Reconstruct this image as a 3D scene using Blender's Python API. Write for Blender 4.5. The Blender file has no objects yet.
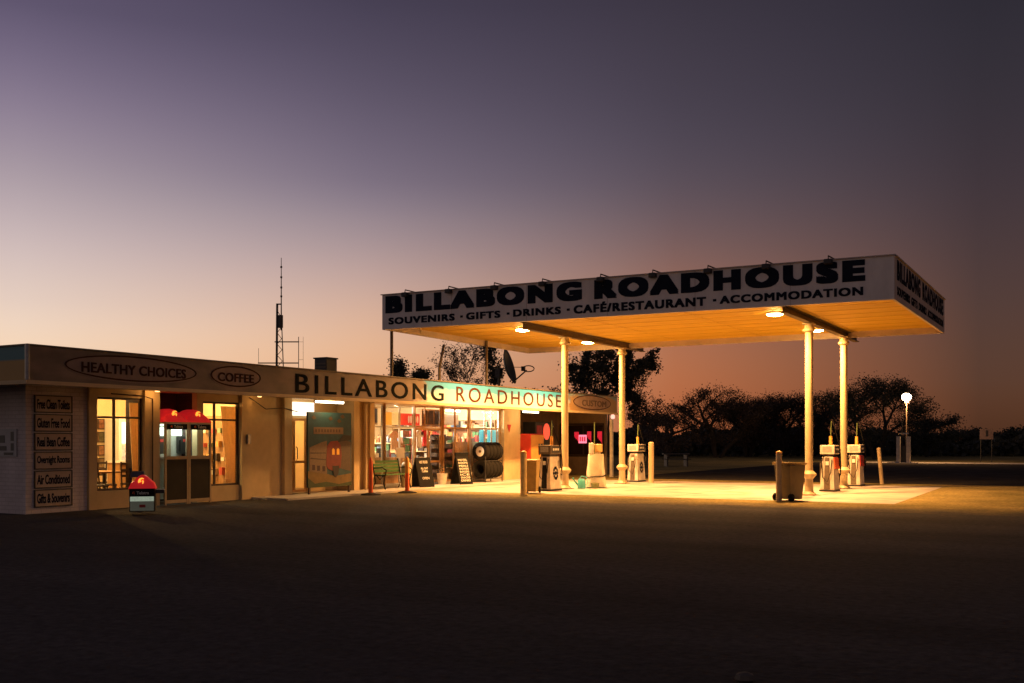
import bpy, math, random
from mathutils import Vector, Matrix
R = math.radians
random.seed(7)
scene = bpy.context.scene
COL = scene.collection

# ---------------------------------------------------------------- camera
cam_d = bpy.data.cameras.new("camera"); cam = bpy.data.objects.new("camera", cam_d); COL.objects.link(cam)
cam.location = (0, 0, 1.6); cam.rotation_euler = (R(90), 0, R(30))
cam_d.sensor_width = 36; cam_d.lens = 35.86; cam_d.shift_y = 98.5/1024
cam_d.clip_start = 0.1; cam_d.clip_end = 3000
scene.camera = cam
scene.render.resolution_x = 1024; scene.render.resolution_y = 683

# ---------------------------------------------------------------- dusk sky (true sky directions, no sun disc: the sun has set)
def lin(c):
    return tuple(((v/255)/12.92 if v/255 <= .04045 else ((v/255+.055)/1.055)**2.4) for v in c) + (1,)
W = bpy.data.worlds.new("World"); scene.world = W; W.use_nodes = True
wt = W.node_tree; wt.nodes.clear(); L = wt.links.new
def wn(t, **k):
    n = wt.nodes.new(t)
    for a, b in k.items(): setattr(n, a, b)
    return n
def wmath(op, a, b=None):
    n = wn('ShaderNodeMath', operation=op)
    for i, v in enumerate((a, b)):
        if v is None: continue
        if isinstance(v, (int, float)): n.inputs[i].default_value = v
        else: L(v, n.inputs[i])
    return n.outputs[0]
tc = wn('ShaderNodeTexCoord'); sp = wn('ShaderNodeSeparateXYZ'); L(tc.outputs['Generated'], sp.inputs[0])
X_, Y_, Z_ = sp.outputs
right = wmath('ADD', wmath('MULTIPLY', X_, .866), wmath('MULTIPLY', Y_, .5))
fwd = wmath('ADD', wmath('MULTIPLY', X_, -.5), wmath('MULTIPLY', Y_, .866))
az = wmath('MULTIPLY', wmath('ARCTAN2', right, fwd), 57.2958)
el = wmath('MULTIPLY', wmath('ARCSINE', Z_), 57.2958)
elf = wmath('DIVIDE', el, 60.0)
def ramp(stops):
    n = wn('ShaderNodeValToRGB'); n.color_ramp.interpolation = 'B_SPLINE'
    e = n.color_ramp.elements
    e[0].position = max(0, stops[0][0]/60); e[0].color = lin(stops[0][1])
    e[1].position = stops[-1][0]/60; e[1].color = lin(stops[-1][1])
    for p, c in stops[1:-1]:
        q = e.new(p/60); q.color = lin(c)
    L(elf, n.inputs[0]); return n.outputs[0]
rA = ramp([(0, (250, 206, 160)), (5, (246, 217, 190)), (7, (231, 207, 192)), (10, (205, 186, 186)), (12.9, (172, 157, 165)),
           (15.8, (145, 131, 150)), (18.5, (119, 107, 131)), (21.2, (96, 86, 111)), (32, (58, 53, 76)), (60, (34, 32, 50))])
rB = ramp([(0, (220, 140, 96)), (3.9, (237, 183, 138)), (6.6, (222, 180, 154)), (9.4, (187, 160, 156)), (12.1, (150, 135, 144)), (14.2, (123, 111, 128)),
           (17.3, (102, 92, 111)), (20.3, (84, 76, 95)), (23.1, (72, 65, 84)), (34, (48, 45, 62)), (60, (30, 28, 44))])
rC = ramp([(0, (172, 92, 54)), (3.3, (186, 112, 72)), (6.5, (168, 112, 86)), (10.4, (120, 95, 94)), (14.1, (87, 78, 90)), (18.2, (71, 64, 77)),
           (23.1, (61, 55, 67)), (34, (38, 34, 48)), (60, (28, 26, 40))])
rD = ramp([(0, (76, 46, 30)), (1.5, (88, 55, 38)), (3.1, (92, 62, 47)), (7.1, (84, 63, 58)), (12.1, (66, 55, 61)), (16.9, (54, 49, 57)),
           (21.4, (48, 45, 54)), (34, (33, 31, 42)), (60, (26, 25, 38))])
def mrange(a, b):
    n = wn('ShaderNodeMapRange', interpolation_type='LINEAR', clamp=True)
    L(az, n.inputs[0]); n.inputs[1].default_value = a; n.inputs[2].default_value = b
    return n.outputs[0]
def wmix(f, a, b):
    n = wn('ShaderNodeMix', data_type='RGBA'); L(f, n.inputs[0]); L(a, n.inputs[6]); L(b, n.inputs[7]); return n.outputs[2]
c = wmix(mrange(-25.7, -8.2), rA, rB)
c = wmix(mrange(-8.2, 9.1), c, rC)
c = wmix(mrange(9.1, 24.6), c, rD)
rE = ramp([(0, (116, 94, 86)), (10, (112, 96, 94)), (25, (82, 75, 86)), (60, (44, 43, 60))])   # anti-twilight arch opposite the afterglow
c = wmix(mrange(-60, -125), c, rE)
c = wmix(mrange(60, 125), c, rE)
# far behind the camera the eastern sky is the same dull violet
bg = wn('ShaderNodeBackground'); L(c, bg.inputs[0]); bg.inputs[1].default_value = 1.0
wo = wn('ShaderNodeOutputWorld'); L(bg.outputs[0], wo.inputs[0])

scene.view_settings.view_transform = 'Standard'; scene.view_settings.look = 'None'
scene.view_settings.exposure = 0; scene.view_settings.gamma = 1
LAMP_COL = (1.0, .47, .15)
CANOPY_W = 4100

# ---------------------------------------------------------------- materials
MATS = {}
def mat(name, col, rough=.7, metal=0, var=.25, scale=3., bump=0., bscale=40., emit=None, estr=0, spec=.5, stretch=None):
    if name in MATS: return MATS[name]
    m = bpy.data.materials.new(name); m.use_nodes = True; t = m.node_tree; b = t.nodes['Principled BSDF']
    b.inputs['Roughness'].default_value = rough; b.inputs['Metallic'].default_value = metal
    b.inputs['Specular IOR Level'].default_value = spec
    co = t.nodes.new('ShaderNodeTexCoord'); src = co.outputs['Object']
    if stretch:
        mp = t.nodes.new('ShaderNodeMapping'); mp.inputs['Scale'].default_value = stretch; t.links.new(src, mp.inputs[0]); src = mp.outputs[0]
    n = t.nodes.new('ShaderNodeTexNoise'); n.inputs['Scale'].default_value = scale; n.inputs['Detail'].default_value = 6; n.inputs['Roughness'].default_value = .65
    t.links.new(src, n.inputs['Vector'])
    mx = t.nodes.new('ShaderNodeMix'); mx.data_type = 'RGBA'
    mr = t.nodes.new('ShaderNodeMapRange'); mr.inputs[1].default_value = .3; mr.inputs[2].default_value = .7
    t.links.new(n.outputs[0], mr.inputs[0]); t.links.new(mr.outputs[0], mx.inputs[0])
    mx.inputs[6].default_value = tuple(v*(1-var) for v in col) + (1,)
    mx.inputs[7].default_value = tuple(min(1, v*(1+var*.6)) for v in col) + (1,)
    t.links.new(mx.outputs[2], b.inputs['Base Color'])
    if bump:
        n2 = t.nodes.new('ShaderNodeTexNoise'); n2.inputs['Scale'].default_value = bscale; n2.inputs['Detail'].default_value = 4
        t.links.new(src, n2.inputs['Vector'])
        bp = t.nodes.new('ShaderNodeBump'); bp.inputs['Strength'].default_value = bump; bp.inputs['Distance'].default_value = .02
        t.links.new(n2.outputs[0], bp.inputs['Height']); t.links.new(bp.outputs[0], b.inputs['Normal'])
    if emit:
        b.inputs['Emission Color'].default_value = tuple(emit) + (1,); b.inputs['Emission Strength'].default_value = estr
    MATS[name] = m; return m
def glass_mat(name, tint=(1, 1, 1), refl=.12):
    if name in MATS: return MATS[name]
    m = bpy.data.materials.new(name); m.use_nodes = True; t = m.node_tree; t.nodes.clear()
    tr = t.nodes.new('ShaderNodeBsdfTransparent'); tr.inputs[0].default_value = tint + (1,)
    gl = t.nodes.new('ShaderNodeBsdfGlossy'); gl.inputs['Roughness'].default_value = .03
    fr = t.nodes.new('ShaderNodeLayerWeight'); fr.inputs[0].default_value = refl
    mx = t.nodes.new('ShaderNodeMixShader'); o = t.nodes.new('ShaderNodeOutputMaterial')
    t.links.new(fr.outputs['Fresnel'], mx.inputs[0]); t.links.new(tr.outputs[0], mx.inputs[1]); t.links.new(gl.outputs[0], mx.inputs[2]); t.links.new(mx.outputs[0], o.inputs[0])
    MATS[name] = m; return m
def brick_mat(name, c1, c2, mortar, swap=True):
    m = bpy.data.materials.new(name); m.use_nodes = True; t = m.node_tree; b = t.nodes['Principled BSDF']; b.inputs['Roughness'].default_value = .85
    g = t.nodes.new('ShaderNodeNewGeometry'); s = t.nodes.new('ShaderNodeSeparateXYZ'); cb = t.nodes.new('ShaderNodeCombineXYZ')
    t.links.new(g.outputs['Position'], s.inputs[0])
    ad = t.nodes.new('ShaderNodeMath'); ad.operation = 'ADD'; t.links.new(s.outputs[0], ad.inputs[0]); t.links.new(s.outputs[1], ad.inputs[1])
    t.links.new(ad.outputs[0], cb.inputs[0]); t.links.new(s.outputs[2], cb.inputs[1])
    br = t.nodes.new('ShaderNodeTexBrick'); br.inputs['Scale'].default_value = 1
    br.inputs['Brick Width'].default_value = .24; br.inputs['Row Height'].default_value = .086; br.inputs['Mortar Size'].default_value = .008
    br.inputs['Color1'].default_value = c1+(1,); br.inputs['Color2'].default_value = c2+(1,); br.inputs['Mortar'].default_value = mortar+(1,)
    t.links.new(cb.outputs[0], br.inputs['Vector'])
    n = t.nodes.new('ShaderNodeTexNoise'); n.inputs['Scale'].default_value = 1.6; n.inputs['Detail'].default_value = 6
    mx = t.nodes.new('ShaderNodeMix'); mx.data_type = 'RGBA'; mx.blend_type = 'MULTIPLY'; mx.inputs[0].default_value = 1
    mr = t.nodes.new('ShaderNodeMapRange'); mr.inputs[3].default_value = .6; mr.inputs[4].default_value = 1.15
    t.links.new(g.outputs['Position'], n.inputs['Vector']); t.links.new(n.outputs[0], mr.inputs[0])
    t.links.new(br.outputs['Color'], mx.inputs[6]); t.links.new(mr.outputs[0], mx.inputs[7]); t.links.new(mx.outputs[2], b.inputs['Base Color'])
    bp = t.nodes.new('ShaderNodeBump'); bp.inputs['Strength'].default_value = .5; bp.inputs['Distance'].default_value = .01; bp.invert = True
    t.links.new(br.outputs['Fac'], bp.inputs['Height']); t.links.new(bp.outputs[0], b.inputs['Normal'])
    MATS[name] = m; return m

M_brick = brick_mat('painted_brick', (.66, .60, .58), (.72, .65, .63), (.55, .49, .47))
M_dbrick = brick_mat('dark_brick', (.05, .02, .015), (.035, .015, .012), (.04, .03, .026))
M_cream = mat('cream_wall', (.58, .43, .22), .8, var=.18, scale=1.2, bump=.15, bscale=60)
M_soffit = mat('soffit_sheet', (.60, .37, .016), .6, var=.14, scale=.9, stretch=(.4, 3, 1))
M_eave = mat('eave_sheet', (.62, .46, .24), .7, var=.14, scale=1.5)
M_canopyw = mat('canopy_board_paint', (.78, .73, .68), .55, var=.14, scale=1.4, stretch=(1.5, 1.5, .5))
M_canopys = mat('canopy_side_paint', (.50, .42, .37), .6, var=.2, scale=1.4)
M_navy = mat('navy_lettering', (.016, .02, .034), .95, var=.3, spec=.05)
M_brownlet = mat('brown_lettering', (.075, .03, .014), .95, var=.3, spec=.05)
M_teallet = mat('dark_teal_lettering', (.014, .016, .014), .95, var=.4, scale=5, spec=.05)
M_whitem = mat('white_metal_paint', (.60, .53, .42), .45, var=.32, scale=4)
M_column = mat('column_paint', (.46, .35, .19), .5, var=.22, scale=4, stretch=(1, 1, .3))
M_dark = mat('dark_metal', (.03, .028, .026), .5, var=.3)
M_steel = mat('galvanised_steel', (.32, .31, .30), .4, metal=.8, var=.2, scale=8)
M_beam = mat('beam_paint', (.12, .085, .05), .6, var=.3, scale=6)
M_concrete = mat('concrete', (.46, .42, .36), .8, var=.22, scale=.7, bump=.2, bscale=30)
M_asphalt = mat('asphalt', (.055, .050, .046), 1, var=.35, scale=.8, bump=.4, bscale=60, spec=0)
M_timber = mat('timber_frame', (.38, .20, .07), .6, var=.3, scale=6, stretch=(3, 3, .5))
M_dtimber = mat('dark_timber', (.06, .032, .018), .6, var=.4, scale=8)
M_alu = mat('aluminium_frame', (.62, .60, .57), .4, metal=.3, var=.1)
M_black = mat('black_rubber', (.012, .011, .010), .85, var=.3, scale=8, spec=.15)
M_green = mat('green_slats', (.05, .13, .03), .5, var=.3, scale=9)
M_red = mat('red_enamel', (.48, .035, .025), .45, var=.2)
M_orange = mat('orange_plastic', (.85, .14, .03), .5, var=.15)
M_amber = mat('amber_plastic', (.8, .38, .06), .5, var=.15)
M_teal = mat('teal_plastic', (.08, .42, .42), .4, var=.15)
M_chalk = mat('chalk_lettering', (.75, .72, .6), .8, var=.2)
M_binylw = mat('ochre_plastic', (.42, .28, .08), .55, var=.25, scale=5)
M_curt = mat('curtain_cloth', (.82, .64, .38), .9, var=.2, scale=10)
_t = M_curt.node_tree; _tr = _t.nodes.new('ShaderNodeBsdfTranslucent'); _tr.inputs[0].default_value = (.9, .68, .38, 1); _mx = _t.nodes.new('ShaderNodeMixShader'); _mx.inputs[0].default_value = .5
_o = _t.nodes['Material Output']; _t.links.new(_t.nodes['Principled BSDF'].outputs[0], _mx.inputs[1]); _t.links.new(_tr.outputs[0], _mx.inputs[2]); _t.links.new(_mx.outputs[0], _o.inputs[0])
M_white = mat('white_plastic', (.75, .74, .70), .5, var=.08)
M_darkfloor = mat('cafe_floor', (.18, .11, .06), .5, var=.3)
M_int = mat('interior_wall', (.74, .56, .32), .8, var=.08)
M_glass = glass_mat('window_glass')
M_bark = mat('bark', (.03, .023, .018), .9, var=.4, scale=6)
M_leafA = mat('leaves_grey_green', (.045, .045, .025), .7, var=.5, scale=2.5)
M_leafB = mat('leaves_brown_green', (.06, .04, .026), .7, var=.5, scale=2.5)
M_tarp = mat('tarp_cloth', (.66, .58, .42), .7, var=.15, scale=4, bump=.5, bscale=12)

def emis(name, col, s):
    if name in MATS: return MATS[name]
    m = bpy.data.materials.new(name); m.use_nodes = True; b = m.node_tree.nodes['Principled BSDF']
    b.inputs['Base Color'].default_value = tuple(min(1, v) for v in col)+(1,)
    b.inputs['Emission Color'].default_value = tuple(col)+(1,); b.inputs['Emission Strength'].default_value = s
    MATS[name] = m; return m
M_tube = emis('fluorescent_tube', (1, .88, .62), 9)
M_tubew = emis('cool_tube', (1, .95, .86), 9)
M_sodium = emis('sodium_lens', (1, .60, .18), 170)
M_hood = mat('lit_red_hood', (.7, .02, .02), .35, var=.1, emit=(1, .025, .03), estr=.26)
M_boothlight = emis('booth_light_panel', (.82, 1, .86), 2.2)
M_hoodmark = emis('lit_orange_mark', (1, .42, .05), 1.1)
M_litwhite = emis('lit_white_panel', (1, .93, .8), 1.3)
M_pinkneon = emis('pink_lit_sign', (1, .22, .32), 1.4)
M_redlit = emis('lit_red_panel', (1, .03, .06), .5)
M_cyan = mat('cyan_poster', (.12, .62, .78), .6, var=.1, emit=(.15, .75, .95), estr=.45)

# fascia paint: a sign-writer's landscape, ochre at the left, teal sky over cream sand along the shop
def fascia_paint():
    m = bpy.data.materials.new('fascia_paint'); m.use_nodes = True; t = m.node_tree; b = t.nodes['Principled BSDF']; b.inputs['Roughness'].default_value = .6
    g = t.nodes.new('ShaderNodeNewGeometry'); s = t.nodes.new('ShaderNodeSeparateXYZ'); t.links.new(g.outputs['Position'], s.inputs[0])
    n = t.nodes.new('ShaderNodeTexNoise'); n.inputs['Scale'].default_value = 1.3; n.inputs['Detail'].default_value = 5
    mp = t.nodes.new('ShaderNodeMapping'); mp.inputs['Scale'].default_value = (1, 1, 2.2); t.links.new(g.outputs['Position'], mp.inputs[0]); t.links.new(mp.outputs[0], n.inputs['Vector'])
    def mth(op, a, b2):
        q = t.nodes.new('ShaderNodeMath'); q.operation = op
        for i, v in enumerate((a, b2)):
            if isinstance(v, (int, float)): q.inputs[i].default_value = v
            else: t.links.new(v, q.inputs[i])
        return q.outputs[0]
    def mr(v, a, b2):
        q = t.nodes.new('ShaderNodeMapRange'); t.links.new(v, q.inputs[0]); q.inputs[1].default_value = a; q.inputs[2].default_value = b2; return q.outputs[0]
    def mix(f, a, b2):
        q = t.nodes.new('ShaderNodeMix'); q.data_type = 'RGBA'
        if isinstance(f, (int, float)): q.inputs[0].default_value = f
        else: t.links.new(f, q.inputs[0])
        for i, v in ((6, a), (7, b2)):
            if isinstance(v, tuple): q.inputs[i].default_value = v+(1,)
            else: t.links.new(v, q.inputs[i])
        return q.outputs[2]
    zz = mth('ADD', s.outputs[2], mth('MULTIPLY', mth('SUBTRACT', n.outputs[0], .5), .55))
    sky = mix(mr(zz, 3.03, 3.27), (.64, .63, .58), (.05, .32, .56))
    och = mix(mr(n.outputs[0], .35, .65), (.17, .12, .08), (.27, .19, .13))
    ochs = mix(mr(s.outputs[2], 3.17, 3.21), (.42, .25, .06), (.06, .20, .22))
    yy = mth('ADD', s.outputs[1], mth('MULTIPLY', mth('SUBTRACT', n.outputs[0], .5), 3.0))
    front = mix(mr(yy, 25.8, 26.45), och, sky)
    front = mix(mr(yy, 36.0, 36.6), front, mix(mr(zz, 3.31, 3.45), (.40, .25, .10), (.25, .33, .34)))
    side = mth('LESS_THAN', s.outputs[0], -18.36)
    fin = mix(side, front, ochs)
    t.links.new(fin, b.inputs['Base Color']); return m
M_fascia = fascia_paint()

# ground: gravel with fine stones and broad stains
def ground_mat():
    m = bpy.data.materials.new('gravel_ground'); m.use_nodes = True; t = m.node_tree; b = t.nodes['Principled BSDF']; b.inputs['Roughness'].default_value = 1
    b.inputs['Specular IOR Level'].default_value = .03
    g = t.nodes.new('ShaderNodeNewGeometry')
    def noise(sc, d=6):
        n = t.nodes.new('ShaderNodeTexNoise'); n.inputs['Scale'].default_value = sc; n.inputs['Detail'].default_value = d; n.inputs['Roughness'].default_value = .7
        t.links.new(g.outputs['Position'], n.inputs['Vector']); return n.outputs[0]
    a = noise(.35); f = noise(9, 8); st = t.nodes.new('ShaderNodeTexVoronoi'); st.inputs['Scale'].default_value = 14; t.links.new(g.outputs['Position'], st.inputs['Vector'])
    r1 = t.nodes.new('ShaderNodeMix'); r1.data_type = 'RGBA'; r1.inputs[6].default_value = (.17, .14, .05, 1); r1.inputs[7].default_value = (.34, .26, .095, 1)
    mr = t.nodes.new('ShaderNodeMapRange'); mr.inputs[1].default_value = .35; mr.inputs[2].default_value = .65; t.links.new(a, mr.inputs[0]); t.links.new(mr.outputs[0], r1.inputs[0])
    r2 = t.nodes.new('ShaderNodeMix'); r2.data_type = 'RGBA'; r2.blend_type = 'MULTIPLY'; r2.inputs[0].default_value = 1
    mr2 = t.nodes.new('ShaderNodeMapRange'); mr2.inputs[1].default_value = .3; mr2.inputs[2].default_value = .7; mr2.inputs[3].default_value = .45; mr2.inputs[4].default_value = 1.5
    t.links.new(f, mr2.inputs[0]); t.links.new(r1.outputs[2], r2.inputs[6]); t.links.new(mr2.outputs[0], r2.inputs[7])
    # sparse gravel and grass near the slab, a darker grey in front of it, with a ragged boundary and tyre-worn streaks
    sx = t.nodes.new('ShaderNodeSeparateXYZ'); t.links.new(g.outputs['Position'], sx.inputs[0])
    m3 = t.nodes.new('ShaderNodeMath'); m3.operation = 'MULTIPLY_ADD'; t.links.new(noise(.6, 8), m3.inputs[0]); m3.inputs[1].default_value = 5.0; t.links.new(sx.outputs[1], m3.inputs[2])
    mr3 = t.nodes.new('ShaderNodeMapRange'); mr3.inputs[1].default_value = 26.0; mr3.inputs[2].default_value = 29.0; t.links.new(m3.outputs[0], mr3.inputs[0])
    fore = t.nodes.new('ShaderNodeMix'); fore.data_type = 'RGBA'; fore.inputs[6].default_value = (.027, .026, .025, 1); fore.inputs[7].default_value = (.13, .12, .11, 1)
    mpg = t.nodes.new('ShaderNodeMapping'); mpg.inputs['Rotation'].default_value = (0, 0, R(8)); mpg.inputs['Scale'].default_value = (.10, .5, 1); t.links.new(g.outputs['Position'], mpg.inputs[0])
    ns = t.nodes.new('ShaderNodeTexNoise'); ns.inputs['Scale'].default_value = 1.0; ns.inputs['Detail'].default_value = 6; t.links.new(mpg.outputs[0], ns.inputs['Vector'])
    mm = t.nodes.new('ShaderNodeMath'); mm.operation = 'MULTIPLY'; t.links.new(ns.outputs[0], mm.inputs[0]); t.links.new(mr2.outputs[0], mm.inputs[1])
    t.links.new(mm.outputs[0], fore.inputs[0])
    fin = t.nodes.new('ShaderNodeMix'); fin.data_type = 'RGBA'; t.links.new(mr3.outputs[0], fin.inputs[0]); t.links.new(fore.outputs[2], fin.inputs[6]); t.links.new(r2.outputs[2], fin.inputs[7])
    t.links.new(fin.outputs[2], b.inputs['Base Color'])
    bp = t.nodes.new('ShaderNodeBump'); bp.inputs['Strength'].default_value = .28; bp.inputs['Distance'].default_value = .03
    ad = t.nodes.new('ShaderNodeMath'); ad.operation = 'ADD'; t.links.new(f, ad.inputs[0]); t.links.new(st.outputs['Distance'], ad.inputs[1])
    t.links.new(ad.outputs[0], bp.inputs['Height']); t.links.new(bp.outputs[0], b.inputs['Normal'])
    return m
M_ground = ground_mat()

# ---------------------------------------------------------------- mesh helpers
class MB:
    def __init__(s): s.v = []; s.f = []; s.smooth = False
    def box(s, x0, x1, y0, y1, z0, z1):
        b = len(s.v)
        s.v += [(x0, y0, z0), (x1, y0, z0), (x1, y1, z0), (x0, y1, z0), (x0, y0, z1), (x1, y0, z1), (x1, y1, z1), (x0, y1, z1)]
        s.f += [tuple(b+i for i in q) for q in ((0, 3, 2, 1), (4, 5, 6, 7), (0, 1, 5, 4), (1, 2, 6, 5), (2, 3, 7, 6), (3, 0, 4, 7))]
        return s
    def frustum(s, cx, cy, z0, z1, wx0, wy0, wx1, wy1, dx=0, dy=0):
        b = len(s.v)
        for (z, wx, wy, ox, oy) in ((z0, wx0, wy0, 0, 0), (z1, wx1, wy1, dx, dy)):
            for sx, sy in ((-1, -1), (1, -1), (1, 1), (-1, 1)): s.v.append((cx+ox+sx*wx/2, cy+oy+sy*wy/2, z))
        s.f += [tuple(b+i for i in q) for q in ((0, 3, 2, 1), (4, 5, 6, 7), (0, 1, 5, 4), (1, 2, 6, 5), (2, 3, 7, 6), (3, 0, 4, 7))]
        return s
    def tube(s, pts, rad, n=8, caps=True):
        pts = [Vector(p) for p in pts]
        if not isinstance(rad, (list, tuple)): rad = [rad]*len(pts)
        b = len(s.v)
        for i, p in enumerate(pts):
            d = (pts[min(i+1, len(pts)-1)] - pts[max(i-1, 0)]).normalized()
            u = d.cross(Vector((0, 0, 1)) if abs(d.z) < .9 else Vector((1, 0, 0))).normalized(); w = d.cross(u)
            for k in range(n):
                a = 2*math.pi*k/n; s.v.append(tuple(p + u*math.cos(a)*rad[i] + w*math.sin(a)*rad[i]))
        for i in range(len(pts)-1):
            for k in range(n): s.f.append((b+i*n+k, b+i*n+(k+1) % n, b+(i+1)*n+(k+1) % n, b+(i+1)*n+k))
        if caps: s.f += [tuple(b+k for k in range(n))[::-1], tuple(b+(len(pts)-1)*n+k for k in range(n))]
        return s
    def lathe(s, cx, cy, prof, n=24):
        b = len(s.v)
        for r, z in prof:
            for k in range(n):
                a = 2*math.pi*k/n; s.v.append((cx+r*math.cos(a), cy+r*math.sin(a), z))
        for i in range(len(prof)-1):
            for k in range(n): s.f.append((b+i*n+k, b+i*n+(k+1) % n, b+(i+1)*n+(k+1) % n, b+(i+1)*n+k))
        s.f += [tuple(b+k for k in range(n))[::-1], tuple(b+(len(prof)-1)*n+k for k in range(n))]
        return s
    def prism(s, pts, off):   # polygon (3d points) extruded by off
        b = len(s.v); n = len(pts); off = Vector(off)
        s.v += [tuple(p) for p in pts] + [tuple(Vector(p)+off) for p in pts]
        s.f += [tuple(b+i for i in range(n)), tuple(b+n+i for i in range(n))[::-1]]
        for i in range(n): s.f.append((b+i, b+n+i, b+n+(i+1) % n, b+(i+1) % n))
        return s
    def xform(s, mtx, start=0):
        for i in range(start, len(s.v)): s.v[i] = tuple(mtx @ Vector(s.v[i]))
        return s
    def build(s, name, m, parent=None, org=None, smooth=False, bevel=0):
        if parent is not None:
            p = parent
            while p.parent: p = p.parent
            o0 = Vector(p.location)
        else: o0 = Vector(org) if org else Vector((0, 0, 0))
        me = bpy.data.meshes.new(name); me.from_pydata([tuple(Vector(v)-o0) for v in s.v], [], s.f)
        import bmesh
        if len(s.f) < 4000:
            bm = bmesh.new(); bm.from_mesh(me); bmesh.ops.recalc_face_normals(bm, faces=bm.faces); bm.to_mesh(me); bm.free()
        me.materials.append(m)
        if smooth:
            me.polygons.foreach_set('use_smooth', [True]*len(me.polygons))
            try: me.set_sharp_from_angle(angle=R(40))
            except Exception: pass
        o = bpy.data.objects.new(name, me); COL.objects.link(o)
        if parent is not None: o.parent = parent
        elif org: o.location = o0
        if bevel:
            bv = o.modifiers.new('bevel', 'BEVEL'); bv.width = bevel; bv.segments = 2; bv.limit_method = 'ANGLE'
        return o
def tag(o, label, cat, group=None, kind=None):
    if label: o['label'] = label
    if cat: o['category'] = cat
    if group: o['group'] = group
    if kind: o['kind'] = kind
    return o
def thing(name, label, cat, loc=(0, 0, 0), rz=0, group=None):
    o = bpy.data.objects.new(name, None); COL.objects.link(o); o.empty_display_size = .2
    o.location = loc; o.rotation_euler = (0, 0, rz); return tag(o, label, cat, group)
def place(o, loc, rz=0): o.location = loc; o.rotation_euler = (0, 0, rz); return o
def dup(root, loc, rz=0, label=None):
    def cp(o, par):
        c = o.copy(); COL.objects.link(c)
        if par: c.parent = par
        for ch in [q for q in src if q.parent == o]: cp(ch, c)
        return c
    src = list(COL.objects); c = cp(root, None); place(c, loc, rz)
    if label: c['label'] = label
    return c

def text_part(name, body, origin, xd, ud, w, h, m, parent, bold=.02, depth=.012, org=None, space=1.0, lines=None):
    """lettering fitted into a w x h box whose lower left is origin"""
    cu = bpy.data.curves.new('text', 'FONT'); cu.body = body; cu.size = 1; cu.offset = 0; cu.space_character = space; cu.resolution_u = 4; cu.fill_mode = 'FRONT'
    cu.space_line = .95; cu.align_x = 'CENTER'
    to = bpy.data.objects.new('text', cu); COL.objects.link(to); dg = bpy.context.evaluated_depsgraph_get(); dg.update()
    me = bpy.data.meshes.new_from_object(to.evaluated_get(dg)); bpy.data.objects.remove(to)
    vs = [v.co.copy() for v in me.vertices]; x0 = min(v.x for v in vs); x1 = max(v.x for v in vs); y0 = min(v.y for v in vs); y1 = max(v.y for v in vs)
    o, xd, ud = Vector(origin), Vector(xd), Vector(ud); nrm = xd.cross(ud)
    mb = MB(); mb.v = [tuple(o + xd*((v.x-x0)/(x1-x0)*w) + ud*((v.y-y0)/(y1-y0)*h) + nrm*depth) for v in vs]; mb.f = [tuple(p.vertices) for p in me.polygons]
    bpy.data.meshes.remove(me)
    if bold > 0:      # thicken the strokes: layered copies nudged by a stroke width, each a hair behind the last
        bv, bf = list(mb.v), list(mb.f); kx = w/(x1-x0)*bold; ky = h/(y1-y0)*bold*.8; mb.v = []; mb.f = []; q_ = 0
        for ax_ in (0, -1, 1, -.5, .5):
            for ay_ in (0, -1, 1):
                b_0 = len(mb.v); o_ = xd*kx*ax_+ud*ky*ay_-nrm*(.0004*q_); q_ += 1
                mb.v += [tuple(Vector(p)+o_) for p in bv]; mb.f += [tuple(i_+b_0 for i_ in f_) for f_ in bf]
    n0 = len(mb.v)
    # solid letters: a back copy and side walls along the boundary edges
    cnt = {}
    for f in mb.f:
        for i in range(len(f)):
            e = (f[i], f[(i+1) % len(f)]); k = tuple(sorted(e)); cnt.setdefault(k, []).append(e)
    mb.v += [tuple(Vector(v)-nrm*depth) for v in mb.v[:n0]]
    for k, es in cnt.items():
        if len(es) == 1: a, b = es[0]; mb.f.append((b, a, a+n0, b+n0))
    me = bpy.data.meshes.new(name)
    p = parent; o0 = Vector((0, 0, 0))
    if p is not None:
        while p.parent: p = p.parent
        o0 = Vector(p.location)
    elif org: o0 = Vector(org)
    me.from_pydata([tuple(Vector(v)-o0) for v in mb.v], [], mb.f); me.materials.append(m)
    ob = bpy.data.objects.new(name, me); COL.objects.link(ob)
    if parent is not None: ob.parent = parent
    return ob
def ellipse_pts(c, xd, ud, a, b, n=40, sup=2.0):
    c, xd, ud = Vector(c), Vector(xd), Vector(ud); out = []
    for k in range(n):
        t = 2*math.pi*k/n; ct, st = math.cos(t), math.sin(t)
        out.append(c + xd*a*math.copysign(abs(ct)**(2/sup), ct) + ud*b*math.copysign(abs(st)**(2/sup), st))
    return out
def ring(c, xd, ud, a, b, t, off, n=40, sup=2.0):
    mb = MB(); o = ellipse_pts(c, xd, ud, a, b, n, sup); i = ellipse_pts(c, xd, ud, a-t, b-t, n, sup); off = Vector(off)
    mb.v = [tuple(p) for p in o]+[tuple(p) for p in i]+[tuple(p+off) for p in o]+[tuple(p+off) for p in i]
    for k in range(n):
        j = (k+1) % n
        mb.f += [(k, j, n+j, n+k), (2*n+k, 3*n+k, 3*n+j, 2*n+j), (k, 2*n+k, 2*n+j, j), (n+k, n+j, 3*n+j, 3*n+k)]
    return mb
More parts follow.
